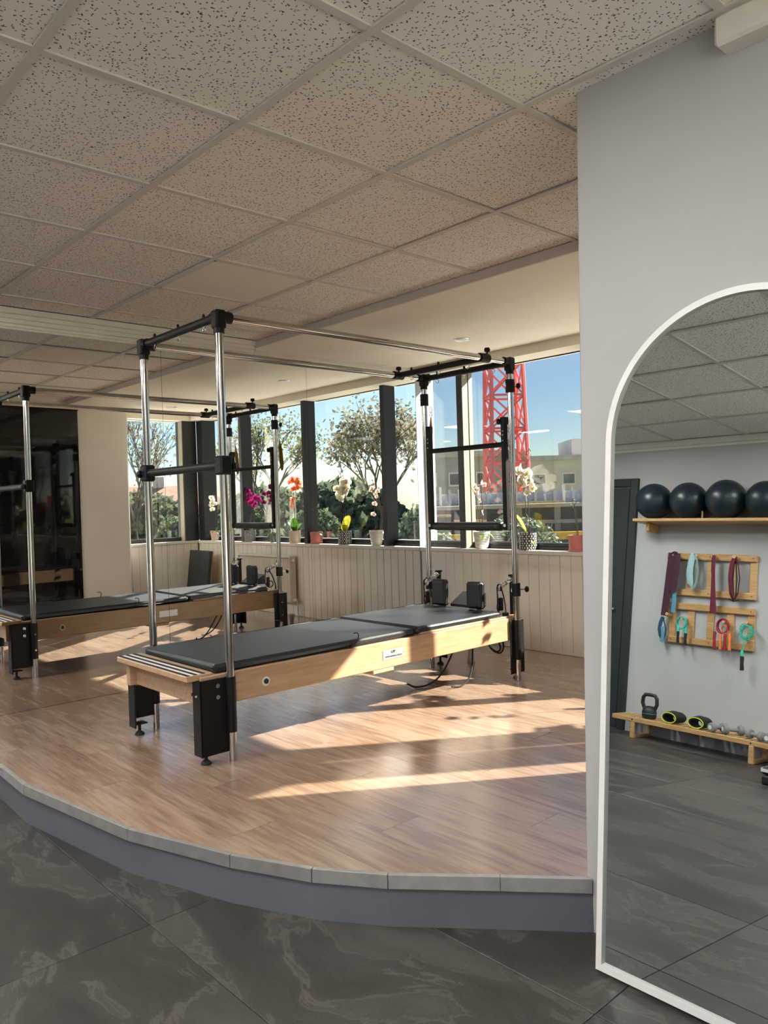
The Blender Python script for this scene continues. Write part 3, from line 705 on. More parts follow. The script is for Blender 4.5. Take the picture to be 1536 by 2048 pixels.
# padded beds
def cushion(name, a, b, parent, mat='vinyl', bev=.012):
    o = B(a, b, bev=bev).build(name, mat, parent, True); 
    md = o.modifiers.new('round', 'BEVEL'); md.width = .004; md.segments = 2; return o
cushion('long_bed', (.452, 1.062, .392), (1.712, 1.748, .432), rf)
cushion('carriage_bed', (1.722, 1.062, .398), (2.47, 1.748, .438), rf)
B((1.73, 1.08, .385), (2.46, 1.73, .399)).build('carriage_board', 'beech', rf)
B((.46, 1.08, .380), (1.70, 1.73, .393)).build('bed_board', 'beech', rf)
for yy, s in ((1.058, -1), (1.752, 1)):
    MB().tube([(1.255+.028*math.cos(a)*1.2+.02*math.sin(a), yy+s*.004, .432+.036*math.sin(a)) for a in [-2.4+4.3*k/14 for k in range(15)]], .0045, 6, flat=.6).build('pull_loop', 'rope', rf, True)
for yy in (1.245, 1.555):
    s = cushion('shoulder_rest', (2.41, yy-.064, .446), (2.462, yy+.064, .616), rf, bev=.014)
    B((2.462, yy-.02, .43), (2.474, yy+.02, .58), bev=.003).build('rest_bracket', 'black', s)
m = MB(); m.add([(2.475, 1.30, .438), (2.475, 1.50, .438), (2.60, 1.50, .438), (2.60, 1.30, .438), (2.475, 1.30, .455), (2.475, 1.50, .455), (2.60, 1.50, .525), (2.60, 1.30, .525)], [(0, 3, 2, 1), (4, 5, 6, 7), (0, 1, 5, 4), (1, 2, 6, 5), (2, 3, 7, 6), (3, 0, 4, 7)])
m.build('head_rest', 'vinyl', rf)
for yy in (1.085, 1.725):
    ri = B((2.592, yy-.014, .385), (2.618, yy+.014, .648), bev=.003).build('pulley_riser', 'black', rf)
    B((2.586, yy-.018, .642), (2.624, yy+.018, .656), bev=.003).build('riser_cap', 'black', ri)
    d0, d1 = Vector((2.60, yy, .632)), Vector((2.50, yy+.004, .592))
    ax = (d1-d0).normalized(); u = ax.orthogonal().normalized(); w_ = ax.cross(u)
    MB().tube([d0+(d1-d0)*(k/80)+(u*math.cos(k*.75)+w_*math.sin(k*.75))*.015 for k in range(81)], .0026, 5).build('spring', 'chrome', rf, True)
    MB().lathe([(.020, -.009), (.022, -.008), (.016, 0), (.022, .008), (.020, .009)], (2.482, yy+.004, .582), 18, 'y').build('pulley', 'chrome', rf, True)
    MB().tube([(2.482+.022*math.cos(a), yy+.004, .582+.022*math.sin(a)) for a in [PI*1.0-PI*k/10 for k in range(11)]][::-1] + [(2.458, yy, .52), (2.456, yy, .47), (2.47, yy+.01, .445)], .005, 6).build('rope', 'rope', rf, True)
    MB().tube([(2.505, yy+.004, .57), (2.53, yy+.01, .52), (2.55, yy+.015, .46), (2.555, yy+.015, .41)], .005, 6).build('rope', 'rope', rf, True)
    MB().tube([(2.49+.028*math.cos(a), yy+.03*math.cos(a)*.4+.02, .462+.028*math.sin(a)) for a in [2*PI*k/16 for k in range(16)]], .0045, 6, closed=True).build('rope_loop', 'rope', rf, True)
    B((2.475, yy-.012, .44), (2.50, yy+.012, .52), bev=.004).build('rope_cleat', 'black', rf)
B((2.50, 1.06, .405), (2.535, 1.09, .425), bev=.003).build('stopper', 'rubber', rf)
# cords hanging under the bed
def cord(pts):
    P = [Vector(p) for p in pts]; out = []
    for i in range(len(P)-1):
        p0, p1, p2, p3 = P[max(i-1, 0)], P[i], P[i+1], P[min(i+2, len(P)-1)]
        for k in range(6):
            t = k/6; out.append(.5*((2*p1)+(-p0+p2)*t+(2*p0-5*p1+4*p2-p3)*t*t+(-p0+3*p1-3*p2+p3)*t**3))
    out.append(P[-1]); MB().tube(out, .0055, 7).build('hanging_cord', 'rope', rf, True)
cord([(2.33, 1.30, .30), (2.25, 1.28, .20), (2.16, 1.29, .08), (2.08, 1.32, .02), (2.00, 1.36, .008), (1.96, 1.40, .03)])
cord([(2.36, 1.22, .30), (2.34, 1.20, .18), (2.28, 1.17, .06), (2.20, 1.17, .010), (2.13, 1.19, .012)])
cord([(2.42, 1.16, .30), (2.44, 1.15, .22), (2.50, 1.14, .175), (2.55, 1.15, .19), (2.53, 1.16, .25), (2.47, 1.16, .30)])
cord([(2.40, 1.16, .30), (2.45, 1.14, .20), (2.52, 1.13, .165), (2.57, 1.14, .20), (2.55, 1.15, .28)])

# ------------------------------------------------------------------ black glass panel on the end wall, radiator, boards
bgp = empty('glass_panel', (1.45, -.87, 0), label='tall glossy black glass panel on the end wall seen in the mirror', cat='panel')
B((.975, -.879, .02), (1.89, -.858, 2.2), bev=.003).build('black_pane', 'black_glass', bgp)
B((.97, -.879, 2.2), (1.895, -.85, 2.235), bev=.003).build('top_track', 'black', bgp)
ra = empty('radiator', (3.34, .42, 0), label='white panel radiator under the window sill', cat='radiator')
B((3.325, -.06, .14), (3.345, .90, .61), bev=.004).build('panel_back', 'rad', ra)
yy = -.04
while yy < .88:
    B((3.30, yy, .15), (3.326, yy+.024, .595), bev=.007).build('fin', 'rad', ra); yy += .0335
B((3.30, -.06, .60), (3.375, .90, .622), bev=.004).build('top_grille', 'rad', ra)
for a, b in ((-.068, -.06), (.90, .908)): B((3.30, a, .13), (3.375, b, .622), bev=.002).build('side_cover', 'rad', ra)
MB().cyl((3.34, .908, .17), (3.34, .97, .17), .016, n=14).cyl((3.34, .97, .17), (3.34, .97, .002), .008, n=10).build('valve', 'white', ra, True)
MB().lathe([(.016, 0), (.02, .006), (.014, .012)], (3.34, .908, .575), 14, 'y').build('bleed_plug', 'chrome', ra, True)
for yb in (.1, .74): B((3.345, yb, .2), (XW-.001, yb+.03, .5)).build('wall_bracket', 'rad', ra)
mb = empty('exercise_board', (3.22, -.78, 0), label='black padded exercise board leaning against the white wall panels', cat='board')
rot = Matrix.Rotation(math.radians(7), 3, 'Y')
m = MB().box((3.195, -1.03, .002), (3.235, -.56, .642), rot=rot, bev=.008); m.build('pad', 'mat', mb)
MB().box((3.237, -1.02, .004), (3.252, -.57, .636), rot=rot, bev=.002).build('backing_board', 'beech', mb)
for zz in (.18, .52): MB().lathe([(.012, 0), (.012, .02)], (3.242+(zz-.32)*.12, -.64, zz), 10, 'x').build('rear_stud', 'rubber', mb)
gp = MB().lathe([(.028, 0), (.03, .004), (.024, .03), (.018, .07), (.019, .10), (.027, .13), (.029, .15), (.026, .157), (.012, .16)], (2.80, 1.62, 0), 20).build('exercise_pin', 'grey', None, True)
tag(gp, 'small pale grey club shaped pin standing on the wooden floor by the rear leg', 'pin')

# ------------------------------------------------------------------ orchids on the sill
def flower_mesh(name, petal, lip, s=1.0):
    m = MB()
    def petal_(ang, L, Wd, cup):
        n = 5; vs = []; ca, sa = math.cos(ang), math.sin(ang)
        for k in range(n+1):
            t = k/n; w = Wd*math.sin(PI*min(1, .12+.86*t))**.7 if k < n else 0.004; l = L*t; z = cup*t*t
            for sgn in (-1, 0, 1):
                x_, y_ = l, sgn*w; vs.append((x_*ca-y_*sa, x_*sa+y_*ca, z - (0 if sgn else .003)))
        fs = []
        for k in range(n):
            for q in range(2): a = k*3+q; fs.append((a, a+1, a+4, a+3))
        m.add(vs, fs)
    petal_(PI/2, .030, .012, -.004); petal_(PI/2+2.2, .029, .011, -.004); petal_(PI/2-2.2, .029, .011, -.004)
    petal_(.18, .033, .020, .004); petal_(PI-.18, .033, .020, .004)
    np_ = len(m.f)
    m.tube([(0, 0, 0), (0, -.006, .007), (0, -.014, .010)], [.004, .006, .002], 6)
    m.v = [v*s for v in m.v]
    me = m.mesh(name, petal); me.materials.append(MT[lip])
    for i, p in enumerate(me.polygons): p.material_index = 0 if i < np_ else 1; p.use_smooth = True
    return me
FL = {k: flower_mesh('flower', 'pet_'+k, l) for k, l in (('w', 'lip'), ('p', 'lip'), ('m', 'pet_d'), ('d', 'pet_d'), ('s', 'lip'), ('c', 'lip'))}
def leaf_pts(m, base, az, L, Wd, rise, droop):
    n = 7; u = Vector((math.cos(az), math.sin(az), 0)); sidev = Vector((-u.y, u.x, 0)); vs = []; base = Vector(base)
    for k in range(n+1):
        t = k/n; p = base + u*L*t + Vector((0, 0, rise*t - droop*t*t)); w = Wd*(math.sin(PI*(.08+.9*t))**.6)*(1 if k < n else .15)
        up_ = Vector((0, 0, .25*w))
        vs += [p-sidev*w+up_, p, p+sidev*w+up_]
    fs = []
    for k in range(n):
        for q in range(2): a = k*3+q; fs.append((a, a+1, a+4, a+3))
    m.add(vs, fs)
def pot(e, kind, x, y, z, r, h):
    n = 32
    if kind == 'rib': pr = [(r*.62, 0), (r*.66, .003)] + [(r*(.66+.30*(t/14)**.7)+.0035*(t % 2), .005+(h-.012)*t/14) for t in range(15)] + [(r, h-.002), (r, h), (r*.93, h), (r*.92, h-.012)]
    elif kind == 'taper': pr = [(r*.72, 0), (r*.74, .003), (r*.98, h-.012), (r, h-.01), (r, h), (r*.93, h), (r*.92, h-.012)]
    elif kind == 'saucer': pr = [(r*.97, 0), (r*1.0, .004), (r*1.0, .016), (r*.93, .018), (r*.94, .022), (r, h-.002), (r, h), (r*.93, h), (r*.92, h-.012)]
    else: pr = [(r*.96, 0), (r*.99, .004), (r, h-.002), (r*.995, h), (r*.93, h), (r*.92, h-.012)]
    mat = {'rib': 'pot_white', 'ribc': 'pot_cream'}.get(kind)
    return pr
def orchid(label, x, y, r, h, potmat, kind, stems=(), leaves=(), flowers=(), buds=(), bow=None):
    z = ZS+.001; e = empty('potted_orchid', (x, y, z), label=label, cat='potted plant', group='potted orchids on the window sill')
    pr = pot(e, kind, x, y, z, r, h)
    me = MB().lathe(pr, (0, 0, 0), 32, rib=(lambda a, zz: .0015*math.sin(a*2)) if False else None).mesh('pot', potmat, smooth=True)
    inst('pot', me, e, (x, y, z))
    MB().lathe([(r*.92, h-.02), (r*.9, h-.012), (.01, h-.006)], (x, y, z), 20).build('bark', 'soil', e)
    for st in stems:
        P = [Vector((x, y, z+h-.015))+Vector(p) for p in st]; out = []
        for i in range(len(P)-1):
            p0, p1, p2, p3 = P[max(i-1, 0)], P[i], P[i+1], P[min(i+2, len(P)-1)]
            for k in range(4):
                t = k/4; out.append(.5*((2*p1)+(-p0+p2)*t+(2*p0-5*p1+4*p2-p3)*t*t+(-p0+3*p1-3*p2+p3)*t**3))
        out.append(P[-1]); MB().tube(out, [.0032-.0016*k/len(out) for k in range(len(out))], 6).build('stem', 'stem', e, True)
    for az, L, Wd, ri, dr, mt in leaves:
        m = MB(); leaf_pts(m, (x+.006*math.cos(az), y+.006*math.sin(az), z+h-.012), az, L, Wd, ri, dr); m.build('leaf', mt, e, True)
    for k, dx, dy, dz, s in flowers:
        f = inst('flower', FL[k], e, (x+dx, y+dy, z+h+dz), sc=(s, s, s))
        f.rotation_euler = (Euler((PI/2+random.uniform(-.35, .35), random.uniform(-.4, .4), -PI/2-.6+random.uniform(-.7, .7))))
    for dx, dy, dz in buds:
        MB().lathe([(.001, -.006), (.005, -.002), (.005, .003), (.001, .008)], (x+dx, y+dy, z+h+dz), 8).build('bud', 'leaf_l', e, True)
    if bow:
        dx, dy, dz = bow; m = MB()
        for sg in (-1, 1):
            m.tube([(x+dx, y+dy, z+h+dz), (x+dx-.01, y+dy+sg*.03, z+h+dz+.018), (x+dx-.01, y+dy+sg*.045, z+h+dz), (x+dx-.008, y+dy+sg*.03, z+h+dz-.012), (x+dx, y+dy, z+h+dz)], .016, 6, flat=.2)
            m.tube([(x+dx, y+dy, z+h+dz), (x+dx-.008, y+dy+sg*.018, z+h+dz-.05), (x+dx-.006, y+dy+sg*.026, z+h+dz-.10)], .016, 6, flat=.15)
        m.build('ribbon_bow', 'bow', e, True)
    return e
XP = 3.462
random.seed(5)
def spray(k, y0, y1, z0, z1, n, s=(.8, 1.1), dx=-.01):
    return [(k, dx+random.uniform(-.02, .015), y0+(y1-y0)*t+random.uniform(-.018, .018), z0+(z1-z0)*t+random.uniform(-.02, .02), random.uniform(*s)) for t in [i/max(1, n-1) for i in range(n)]]
orchid('white ribbed pot with sparse blush orchid beside the dark mullion', XP, 2.06, .068, .135, 'pot_white', 'rib',
       stems=[[(0, .01, 0), (-.005, .02, .15), (-.01, .045, .30), (-.01, .055, .37)], [(0, -.01, 0), (.0, -.015, .2), (.0, -.01, .40), (-.005, -.03, .48)], [(-.005, .02, .26), (-.01, .06, .33), (-.01, .09, .37)]],
       leaves=[(-2.4, .10, .02, .02, .07, 'leaf_l'), (1.4, .09, .022, .03, .05, 'leaf'), (-1.2, .10, .02, .04, .09, 'leaf_l')],
       flowers=[('p', -.01, .045, .36, .85), ('p', -.01, .03, .31, .8), ('p', -.01, -.05, .37, .8), ('p', -.01, -.03, .385, .9), ('p', -.01, .0, .245, .85), ('p', -.01, -.025, .15, .8), ('p', -.01, .015, .335, .7)],
       buds=[(-.01, .09, .34), (-.005, -.06, .30), (-.005, -.03, .46)])
orchid('hexagon patterned black and white pot with a large white orchid', XP, 1.605, .066, .13, 'pot_pat', 'cyl',
       stems=[[(0, .01, 0), (0, .012, .2), (.0, .02, .40), (-.01, .0, .50), (-.01, -.06, .60)], [(0, -.012, 0), (0, -.018, .15), (0, .0, .30), (-.01, .06, .40), (-.01, .09, .44)], [(-.01, -.03, .56), (-.01, -.01, .60), (-.01, -.045, .64)]],
       leaves=[(1.9, .10, .04, .22, .06, 'leaf_y'), (2.3, .06, .035, .10, .03, 'leaf_y'), (-1.9, .07, .028, .02, .10, 'leaf_l')],
       flowers=spray('w', .07, -.06, .48, .40, 7, (1.3, 1.6)) + spray('w', .05, -.05, .42, .33, 6, (1.3, 1.6)) + [('w', -.02, -.02, .30, 1.1), ('w', -.02, .02, .37, 1.3)],
       buds=[(-.01, -.055, .615), (-.01, -.02, .60), (-.01, .09, .40), (-.01, .10, .37), (-.01, -.045, .625)])
orchid('pink pot with a bare flowerless orchid stalk', XP-.005, 1.165, .064, .115, 'pot_pink', 'saucer',
       stems=[[(0, .0, 0), (0, .008, .12), (0, .02, .21), (0, .0, .25), (0, -.05, .245)], [(0, -.01, 0), (0, .0, .13), (0, .01, .20), (0, .03, .26), (0, .025, .28)], [(0, .015, .17), (0, .03, .215), (0, .05, .23)]],
       leaves=[(1.7, .10, .016, .02, .04, 'leaf_l'), (-1.5, .06, .02, .0, .01, 'leaf'), (2.5, .07, .016, .01, .02, 'leaf_l')], buds=[(0, .02, .25), (0, -.05, .228), (0, .05, .215)])
orchid('cream pot with a salmon pink orchid tied with a peach bow', XP, .79, .060, .125, 'pot_cream', 'cyl',
       stems=[[(0, 0, 0), (0, .005, .2), (0, .0, .40), (-.01, .06, .53), (-.01, .14, .55)]],
       leaves=[(1.4, .09, .032, .14, .05, 'leaf'), (-1.5, .10, .032, .15, .05, 'leaf'), (2.2, .05, .035, .17, .02, 'leaf'), (-.9, .06, .03, .14, .03, 'leaf')],
       flowers=spray('s', .13, -.04, .50, .52, 6, (.95, 1.2)) + spray('s', .08, .0, .45, .44, 4, (.95, 1.2)), bow=(-.01, .0, .33))
orchid('small grey pot with trailing leaves and one dark magenta orchid', XP-.01, .40, .036, .10, 'pot_small', 'taper',
       stems=[[(0, 0, 0), (0, .005, .2), (0, -.005, .40), (0, .01, .54)]],
       leaves=[(1.6, .07, .022, .02, .08, 'leaf'), (-1.6, .08, .026, .04, .09, 'leaf'), (-2.2, .06, .024, .02, .10, 'leaf'), (2.2, .05, .022, .05, .06, 'leaf_l')],
       flowers=spray('d', .0, .02, .34, .52, 5, (.85, 1.05)) + [('d', -.01, -.14, .33, 1.0), ('d', -.01, -.13, .42, .9), ('d', -.01, .03, .38, 1.0)])
orchid('speckled grey pot with a pink and magenta orchid spray', XP, -.06, .064, .125, 'pot_spk', 'cyl',
       stems=[[(0, 0, 0), (0, .02, .15), (0, .06, .26), (-.01, .05, .36), (-.01, -.06, .42)]],
       leaves=[(1.7, .08, .034, .13, .04, 'leaf_l'), (-1.3, .09, .032, .14, .05, 'leaf'), (2.6, .07, .03, .08, .10, 'leaf_l'), (.3, .05, .03, .12, .04, 'leaf')],
       flowers=spray('m', .20, -.05, .33, .43, 8, (1.0, 1.25)) + spray('m', .16, -.04, .28, .34, 7, (1.0, 1.25)))
orchid('blush tapered pot with a drooping white orchid in the corner', XP, -.82, .058, .115, 'pot_blush', 'taper',
       stems=[[(0, 0, 0), (0, .02, .2), (0, .03, .40), (-.01, -.02, .44)]],
       leaves=[(1.6, .10, .016, .04, .08, 'leaf'), (-1.6, .11, .016, .03, .08, 'leaf'), (2.5, .09, .016, .05, .06, 'leaf_l'), (-2.4, .09, .018, .04, .10, 'leaf_l'), (.0, .05, .02, .09, .03, 'leaf')],
       flowers=spray('w', .0, -.03, .38, .27, 6, (.95, 1.15)))
orchid('slim pale pot with a yellowing orchid leaf in the end bay', XP, -.50, .05, .11, 'white', 'cyl',
       stems=[[(0, 0, 0), (0, .01, .25), (0, .0, .50)]], leaves=[(1.6, .05, .03, .16, .02, 'leaf_y'), (-1.4, .05, .03, .14, .02, 'leaf_y')], flowers=spray('c', .02, -.03, .5, .36, 4, (.9, 1.1)))

# ------------------------------------------------------------------ back wall seen in the arched mirror
XI = XB+.001
dr = struct(empty('door_1', (XB, 2.0, ZF)))
B((XB-.01, 1.49, ZF), (XB+.03, 1.56, 1.99), bev=.004).build('door_frame', 'door', dr)
B((XB-.01, 1.56, 1.92), (XB+.03, 2.5, 1.99), bev=.004).build('door_frame', 'door', dr)
B((XB-.01, 1.57, ZF+.01), (XB+.018, 2.45, 1.91), bev=.003).build('door_leaf', 'door', dr)
MB().cyl((XB+.018, 1.64, .85), (XB+.06, 1.64, .85), .009, n=10).cyl((XB+.055, 1.64, .85), (XB+.055, 1.75, .85), .008, n=10).build('door_handle', 'chrome', dr, True)
sh = empty('wall_shelf', (XB, .6, 1.58), label='long pine shelf on the back wall holding navy exercise balls', cat='shelf')
B((XI, -.45, 1.585), (XI+.24, 1.40, 1.61), bev=.004).build('board', 'pine', sh)
for yy in (1.30, .3, -.35):
    B((XI, yy-.014, 1.51), (XI+.17, yy+.014, 1.585), bev=.006).build('bracket', 'pine', sh)
for yy in (.82, -.1): MB().cyl((XI+.20, yy, 1.61), (XI+.20, yy, 1.67), .007, n=10).build('peg', 'pine', sh, True)
def ball(y, r, lb):
    prof = [(max(.001, r*math.sin(PI*k/24)), r-r*math.cos(PI*k/24)) for k in range(25)]
    b = MB().lathe(prof, (XI+.165, y, 1.611), 40).build('exercise_ball', 'ball', None, True); tag(b, lb, 'exercise ball', 'navy exercise balls on the shelf')
ball(1.255, .149, 'navy exercise ball at the door end of the shelf')
ball(.958, .148, 'second navy exercise ball from the dark door')
ball(.655, .153, 'third navy exercise ball from the dark door, largest on the shelf')
ball(.358, .142, 'fourth navy exercise ball from the dark door')
ball(.05, .15, 'fifth navy exercise ball from the dark door')
def rack(zb, zt, y0, y1, lb, pegs):
    e = empty('peg_rack', (XB, (y0+y1)/2, zb), label=lb, cat='rack', group='pine peg racks')
    for a, b in ((zt-.055, zt), (zb, zb+.055)): B((XI+.012, y0, a), (XI+.030, y1, b), bev=.006).build('rail', 'pine', e)
    n = 5
    for i in range(n):
        yc = y0+.03+(y1-y0-.06)*i/(n-1); B((XI, yc-.028, zb+.004), (XI+.013, yc+.028, zt-.004), bev=.003).build('slat', 'pine', e)
        if i in (0, 2, 4):
            for zz in (zb+.027, zt-.027): MB().lathe([(.004, 0), (.003, .002)], (XI+.030, yc, zz), 8, 'x').build('screw', 'iron', e)
    for py, pz in pegs: MB().cyl((XI+.012, py, pz), (XI+.085, py, pz+.012), .013, n=14).build('peg', 'pine', e, True)
rack(1.005, 1.350, .455, 1.185, 'upper pine peg rack hung with elastic bands', [(1.10, 1.322), (.938, 1.318), (.772, 1.316), (.607, 1.316)])
rack(.620, .945, .455, 1.145, 'lower pine peg rack hung with skipping ropes', [(.998, .815), (.665, .815), (.492, .825), (1.13, .835)])
XH = XI+.055
def strap(name, loops, lb, cat, grp='elastic bands on the upper rack'):
    # loops: list of (mat, pts, halfwidth)
    allp = [p for _, P, _ in loops for p in P]
    e = empty(name, (XH, sum(p[1] for p in allp)/len(allp), min(p[2] for p in allp)), label=lb, cat=cat, group=grp)
    for mt, P, hw in loops: MB().tube(P, hw, 8, flat=.22).build('band', mt, e, True)
def loop(yt, zt, yb, zb, spread, x=XH, tw=0):
    return [(x+.004, yt, zt), (x+.012, yt+spread*.6, zt-.05), (x+.014, (yt+yb)/2+spread, (zt+zb)/2), (x+.012, yb+spread*.7, zb+.05), (x+.008, yb, zb), (x-.002, yb-spread*.7, zb+.05), (x-.006, (yt+yb)/2-spread, (zt+zb)/2), (x-.002, yt-spread*.6, zt-.05), (x, yt, zt-.004)]
strap('resistance_band', [('plum', [(XH+.02, 1.115, 1.345), (XH+.025, 1.125, 1.2), (XH+.022, 1.14, 1.0), (XH+.02, 1.155, .83)], .032), ('plum', [(XH+.03, 1.07, 1.34), (XH+.035, 1.07, 1.2), (XH+.03, 1.09, 1.03)], .030),
    ('denim', [(XH+.01, 1.08, 1.1), (XH+.01, 1.085, .93), (XH+.01, 1.09, .86)], .018), ('plum', [(XH+.02, 1.115, 1.34), (XH+.02, 1.09, 1.352), (XH+.028, 1.07, 1.335)], .028)], 'wide plum resistance bands draped over the first peg', 'resistance band')
strap('resistance_band', [('navy', loop(1.175, .82, 1.168, .62, .022), .016), ('denim', [(XH+.024, 1.165, .74), (XH+.026, 1.155, .67), (XH+.022, 1.168, .615)], .014)], 'twisted navy and blue band hanging from the end of the lower rack', 'resistance band')
strap('resistance_band', [('paleblue', loop(.925, 1.345, .925, 1.06, .030, XH+.02), .026), ('mint', loop(.945, 1.335, .955, 1.08, .016, XH+.01), .020), ('rose', [(XH+.03, .96, 1.2), (XH+.03, .965, 1.13), (XH+.028, .945, 1.075)], .018)], 'pale blue, mint and rose hip bands looped together', 'resistance band')
strap('resistance_band', [('wine', [(XH+.03, .765, 1.335), (XH+.034, .762, 1.2), (XH+.032, .757, 1.05), (XH+.030, .750, .88)], [.014, .014, .019, .027]), ('plum', [(XH+.01, .78, 1.33), (XH+.012, .778, 1.22), (XH+.016, .765, 1.1)], .012)], 'single long wine red band hanging below the upper rack', 'resistance band')
strap('resistance_band', [('wine', loop(.602, 1.335, .595, 1.0, .032, XH+.016), .016), ('neop', loop(.612, 1.32, .605, .99, .018, XH+.004), .018), ('neop', [(XH+.02, .56, 1.0), (XH+.02, .60, .985), (XH+.02, .63, 1.0)], .014)], 'wine red and black ankle strap loop on the last peg', 'resistance band')
def rope_coil(y, z, rr, mat, lb, handles, n=5, rad=.0035, messy=0, tail=False, grp='skipping ropes on the lower rack'):
    e = empty('skipping_rope', (XH, y, min(h[2] for h in handles)), label=lb, cat='skipping rope', group=grp)
    pts = []
    for k in range(n*18):
        a = 2*PI*k/18; q = rr*(1+.12*math.sin(k*.37)+messy*random.uniform(-.25, .25))
        pts.append((XH+.02+.012*math.sin(k*.23), y+q*math.cos(a)*.85+messy*.01*math.sin(k*.5), z-.012+q*math.sin(a)))
    MB().tube(pts, rad, 5).build('coil', mat, e, True)
    if tail:
        for q in (-.006, .006): MB().tube([(XH+.03, y+q, z-.03), (XH+.03, y+q+.012, z-.10), (XH+.03, handles[0][0]+q*.5, handles[0][1]+.03)], rad, 5).build('strand', mat, e, True)
    for hy, ht, hb, hm, cap in handles:
        h = MB().tube([(XH+.03, hy, ht), (XH+.03, hy, ht-.012), (XH+.03, hy, (ht+hb)/2), (XH+.03, hy-.002, hb+.01), (XH+.03, hy-.002, hb)], [.008, .012, .010, .012, .012], 10).build('handle', hm, e, True)
        if cap: MB().tube([(XH+.03, hy, ht+.04), (XH+.03, hy, ht+.03), (XH+.03, hy, ht-.004)], [.006, .011, .0125], 10).build('collar', cap, h, True)
random.seed(9)
rope_coil(1.0, .795, .046, 'teal', 'neatly coiled teal skipping rope with black grips on the first lower peg', [(1.025, .72, .625, 'neop', 'teal'), (.962, .71, .612, 'neop', 'teal')])
rope_coil(.668, .80, .052, 'red', 'dark red coiled skipping rope with red grips', [(.728, .745, .605, 'red', None), (.648, .735, .605, 'red', None)], rad=.0055)
rope_coil(.655, .775, .030, 'orange', 'skipping rope with orange grips behind the red rope', [(.683, .73, .612, 'orange', None), (.612, .74, .612, 'orange', None)], n=2)
rope_coil(.49, .775, .050, 'teal', 'tangled teal skipping rope with black grip dangling low at the rack end', [(.514, .585, .475, 'neop', 'teal'), (.508, .58, .478, 'neop', None)], n=9, rad=.0026, messy=1, tail=True)
# bench with weights
be = empty('slatted_bench', (XB+.16, .6, ZF), label='low slatted pine bench along the back wall carrying weights', cat='bench')
for xx in (XI+.03, XI+.285): B((xx-.012, -.35, -.030), (xx+.012, 1.44, .005), bev=.003).build('long_rail', 'pine', be)
yy = -.33
while yy < 1.42:
    B((XI+.045, yy, -.010), (XI+.27, yy+.032, .003), bev=.002).build('slat', 'pine', be); yy += .046
for yc in (1.255, .33, -.25):
    m = MB(); m.box((XI+.27, yc-.018, ZF), (XI+.30, yc+.018, -.03), bev=.003).box((XI+.025, yc-.018, ZF), (XI+.055, yc+.018, -.03), bev=.003).box((XI+.05, yc-.018, ZF), (XI+.275, yc+.018, ZF+.025), bev=.003)
    m.build('leg_frame', 'pine', be)
    MB().lathe([(.007, 0), (.005, .002)], (XI+.297, yc+.005, -.012), 10, 'x').build('plug', 'iron', be)
xk = XI+.17
kb = empty('kettlebell', (xk, 1.185, .004), label='black kettlebell with a teal ring standing on the bench', cat='kettlebell')
prof = [(.045, 0), (.052, .005)]+[(.057*math.sin(PI*(.30+.62*k/14)), .045-.060*math.cos(PI*(.30+.62*k/14))*1.0+.005) for k in range(15)]
MB().lathe([(.045, 0), (.052, .004), (.056, .02), (.0575, .04), (.056, .055), (.05, .075), (.04, .088), (.025, .096), (.004, .098)], (xk, 1.185, .004), 28).build('body', 'iron', kb, True)
MB().tube([(xk, 1.185+.045, .08), (xk, 1.185+.062, .12), (xk, 1.185+.058, .165), (xk, 1.185+.040, .187), (xk, 1.185, .190), (xk, 1.185-.040, .187), (xk, 1.185-.058, .165), (xk, 1.185-.062, .12), (xk, 1.185-.045, .08)], .0145, 12).build('handle', 'iron', kb, True)
MB().lathe([(.0574, .036), (.0584, .037), (.0584, .041), (.0570, .042)], (xk, 1.185, .004), 28).build('ring', 'tealband', kb, True)
def ankle_weight(y, lb, tilt):
    e = empty('ankle_weight', (xk, y, .004), label=lb, cat='ankle weight', group='ankle weights on the bench')
    n = 28; m = MB(); pipe = []
    c, s = math.cos(tilt), math.sin(tilt)
    def P(a, t, r, sq): 
        yy_, zz_ = r*1.25*math.cos(a), r*sq*math.sin(a); return (xk+t*c-yy_*s*.35, y+t*s+yy_*c, .004+r*sq+zz_+.004)
    vs = []; fs = []
    for ring, (t, r) in enumerate(((.060, .046), (.055, .053), (0, .057), (-.055, .053), (-.06, .046), (-.055, .040), (.055, .040))):
        for k in range(n): vs.append(P(2*PI*k/n, t, r, .78))
    for q in range(7):
        for k in range(n): fs.append((q*n+k, q*n+(k+1) % n, ((q+1) % 7)*n+(k+1) % n, ((q+1) % 7)*n+k))
    m.add(vs, fs); m.v = [Vector((v.x, v.y, v.z)) for v in m.v]; m.build('cuff', 'neop', e, True)
    MB().tube([P(2*PI*k/n, .061, .049, .78) for k in range(n)], .004, 6, closed=True).build('piping', 'neon', e, True)
    B((xk-.02, y-.012, .088), (xk+.02, y+.02, .098), bev=.003).build('buckle', 'iron', e)
ankle_weight(.975, 'black ankle weight with neon piping next to the kettlebell', .25)
ankle_weight(.765, 'black ankle weight with neon piping next to the dumbbells', .15)
def dumbbell(x, y, ang, lb, L=.075):
    e = empty('dumbbell', (x, y, .004), label=lb, cat='dumbbell', group='grey dumbbells on the bench')
    d = Vector((math.cos(ang), math.sin(ang), 0)); c = Vector((x, y, .0405))
    MB().tube([c-d*L*.6, c+d*L*.6], .0145, 12).build('grip', 'grey_neo', e, True)
    for sg in (-1, 1): 
        MB().tube([c+d*sg*L*t for t in (.45, .52, .75, .98, 1.05)], [.016, .032, .036, .033, .022], 14).build('head', 'grey_neo', e, True)
    MB().tube([c+d*L*1.045, c+d*L*1.06], .016, 14).build('end_cap', 'white', e, True)
dumbbell(xk+.03, .615, .35, 'grey dumbbell beside the ankle weight')
dumbbell(xk-.0, .515, .75, 'grey dumbbell second along from the ankle weight')
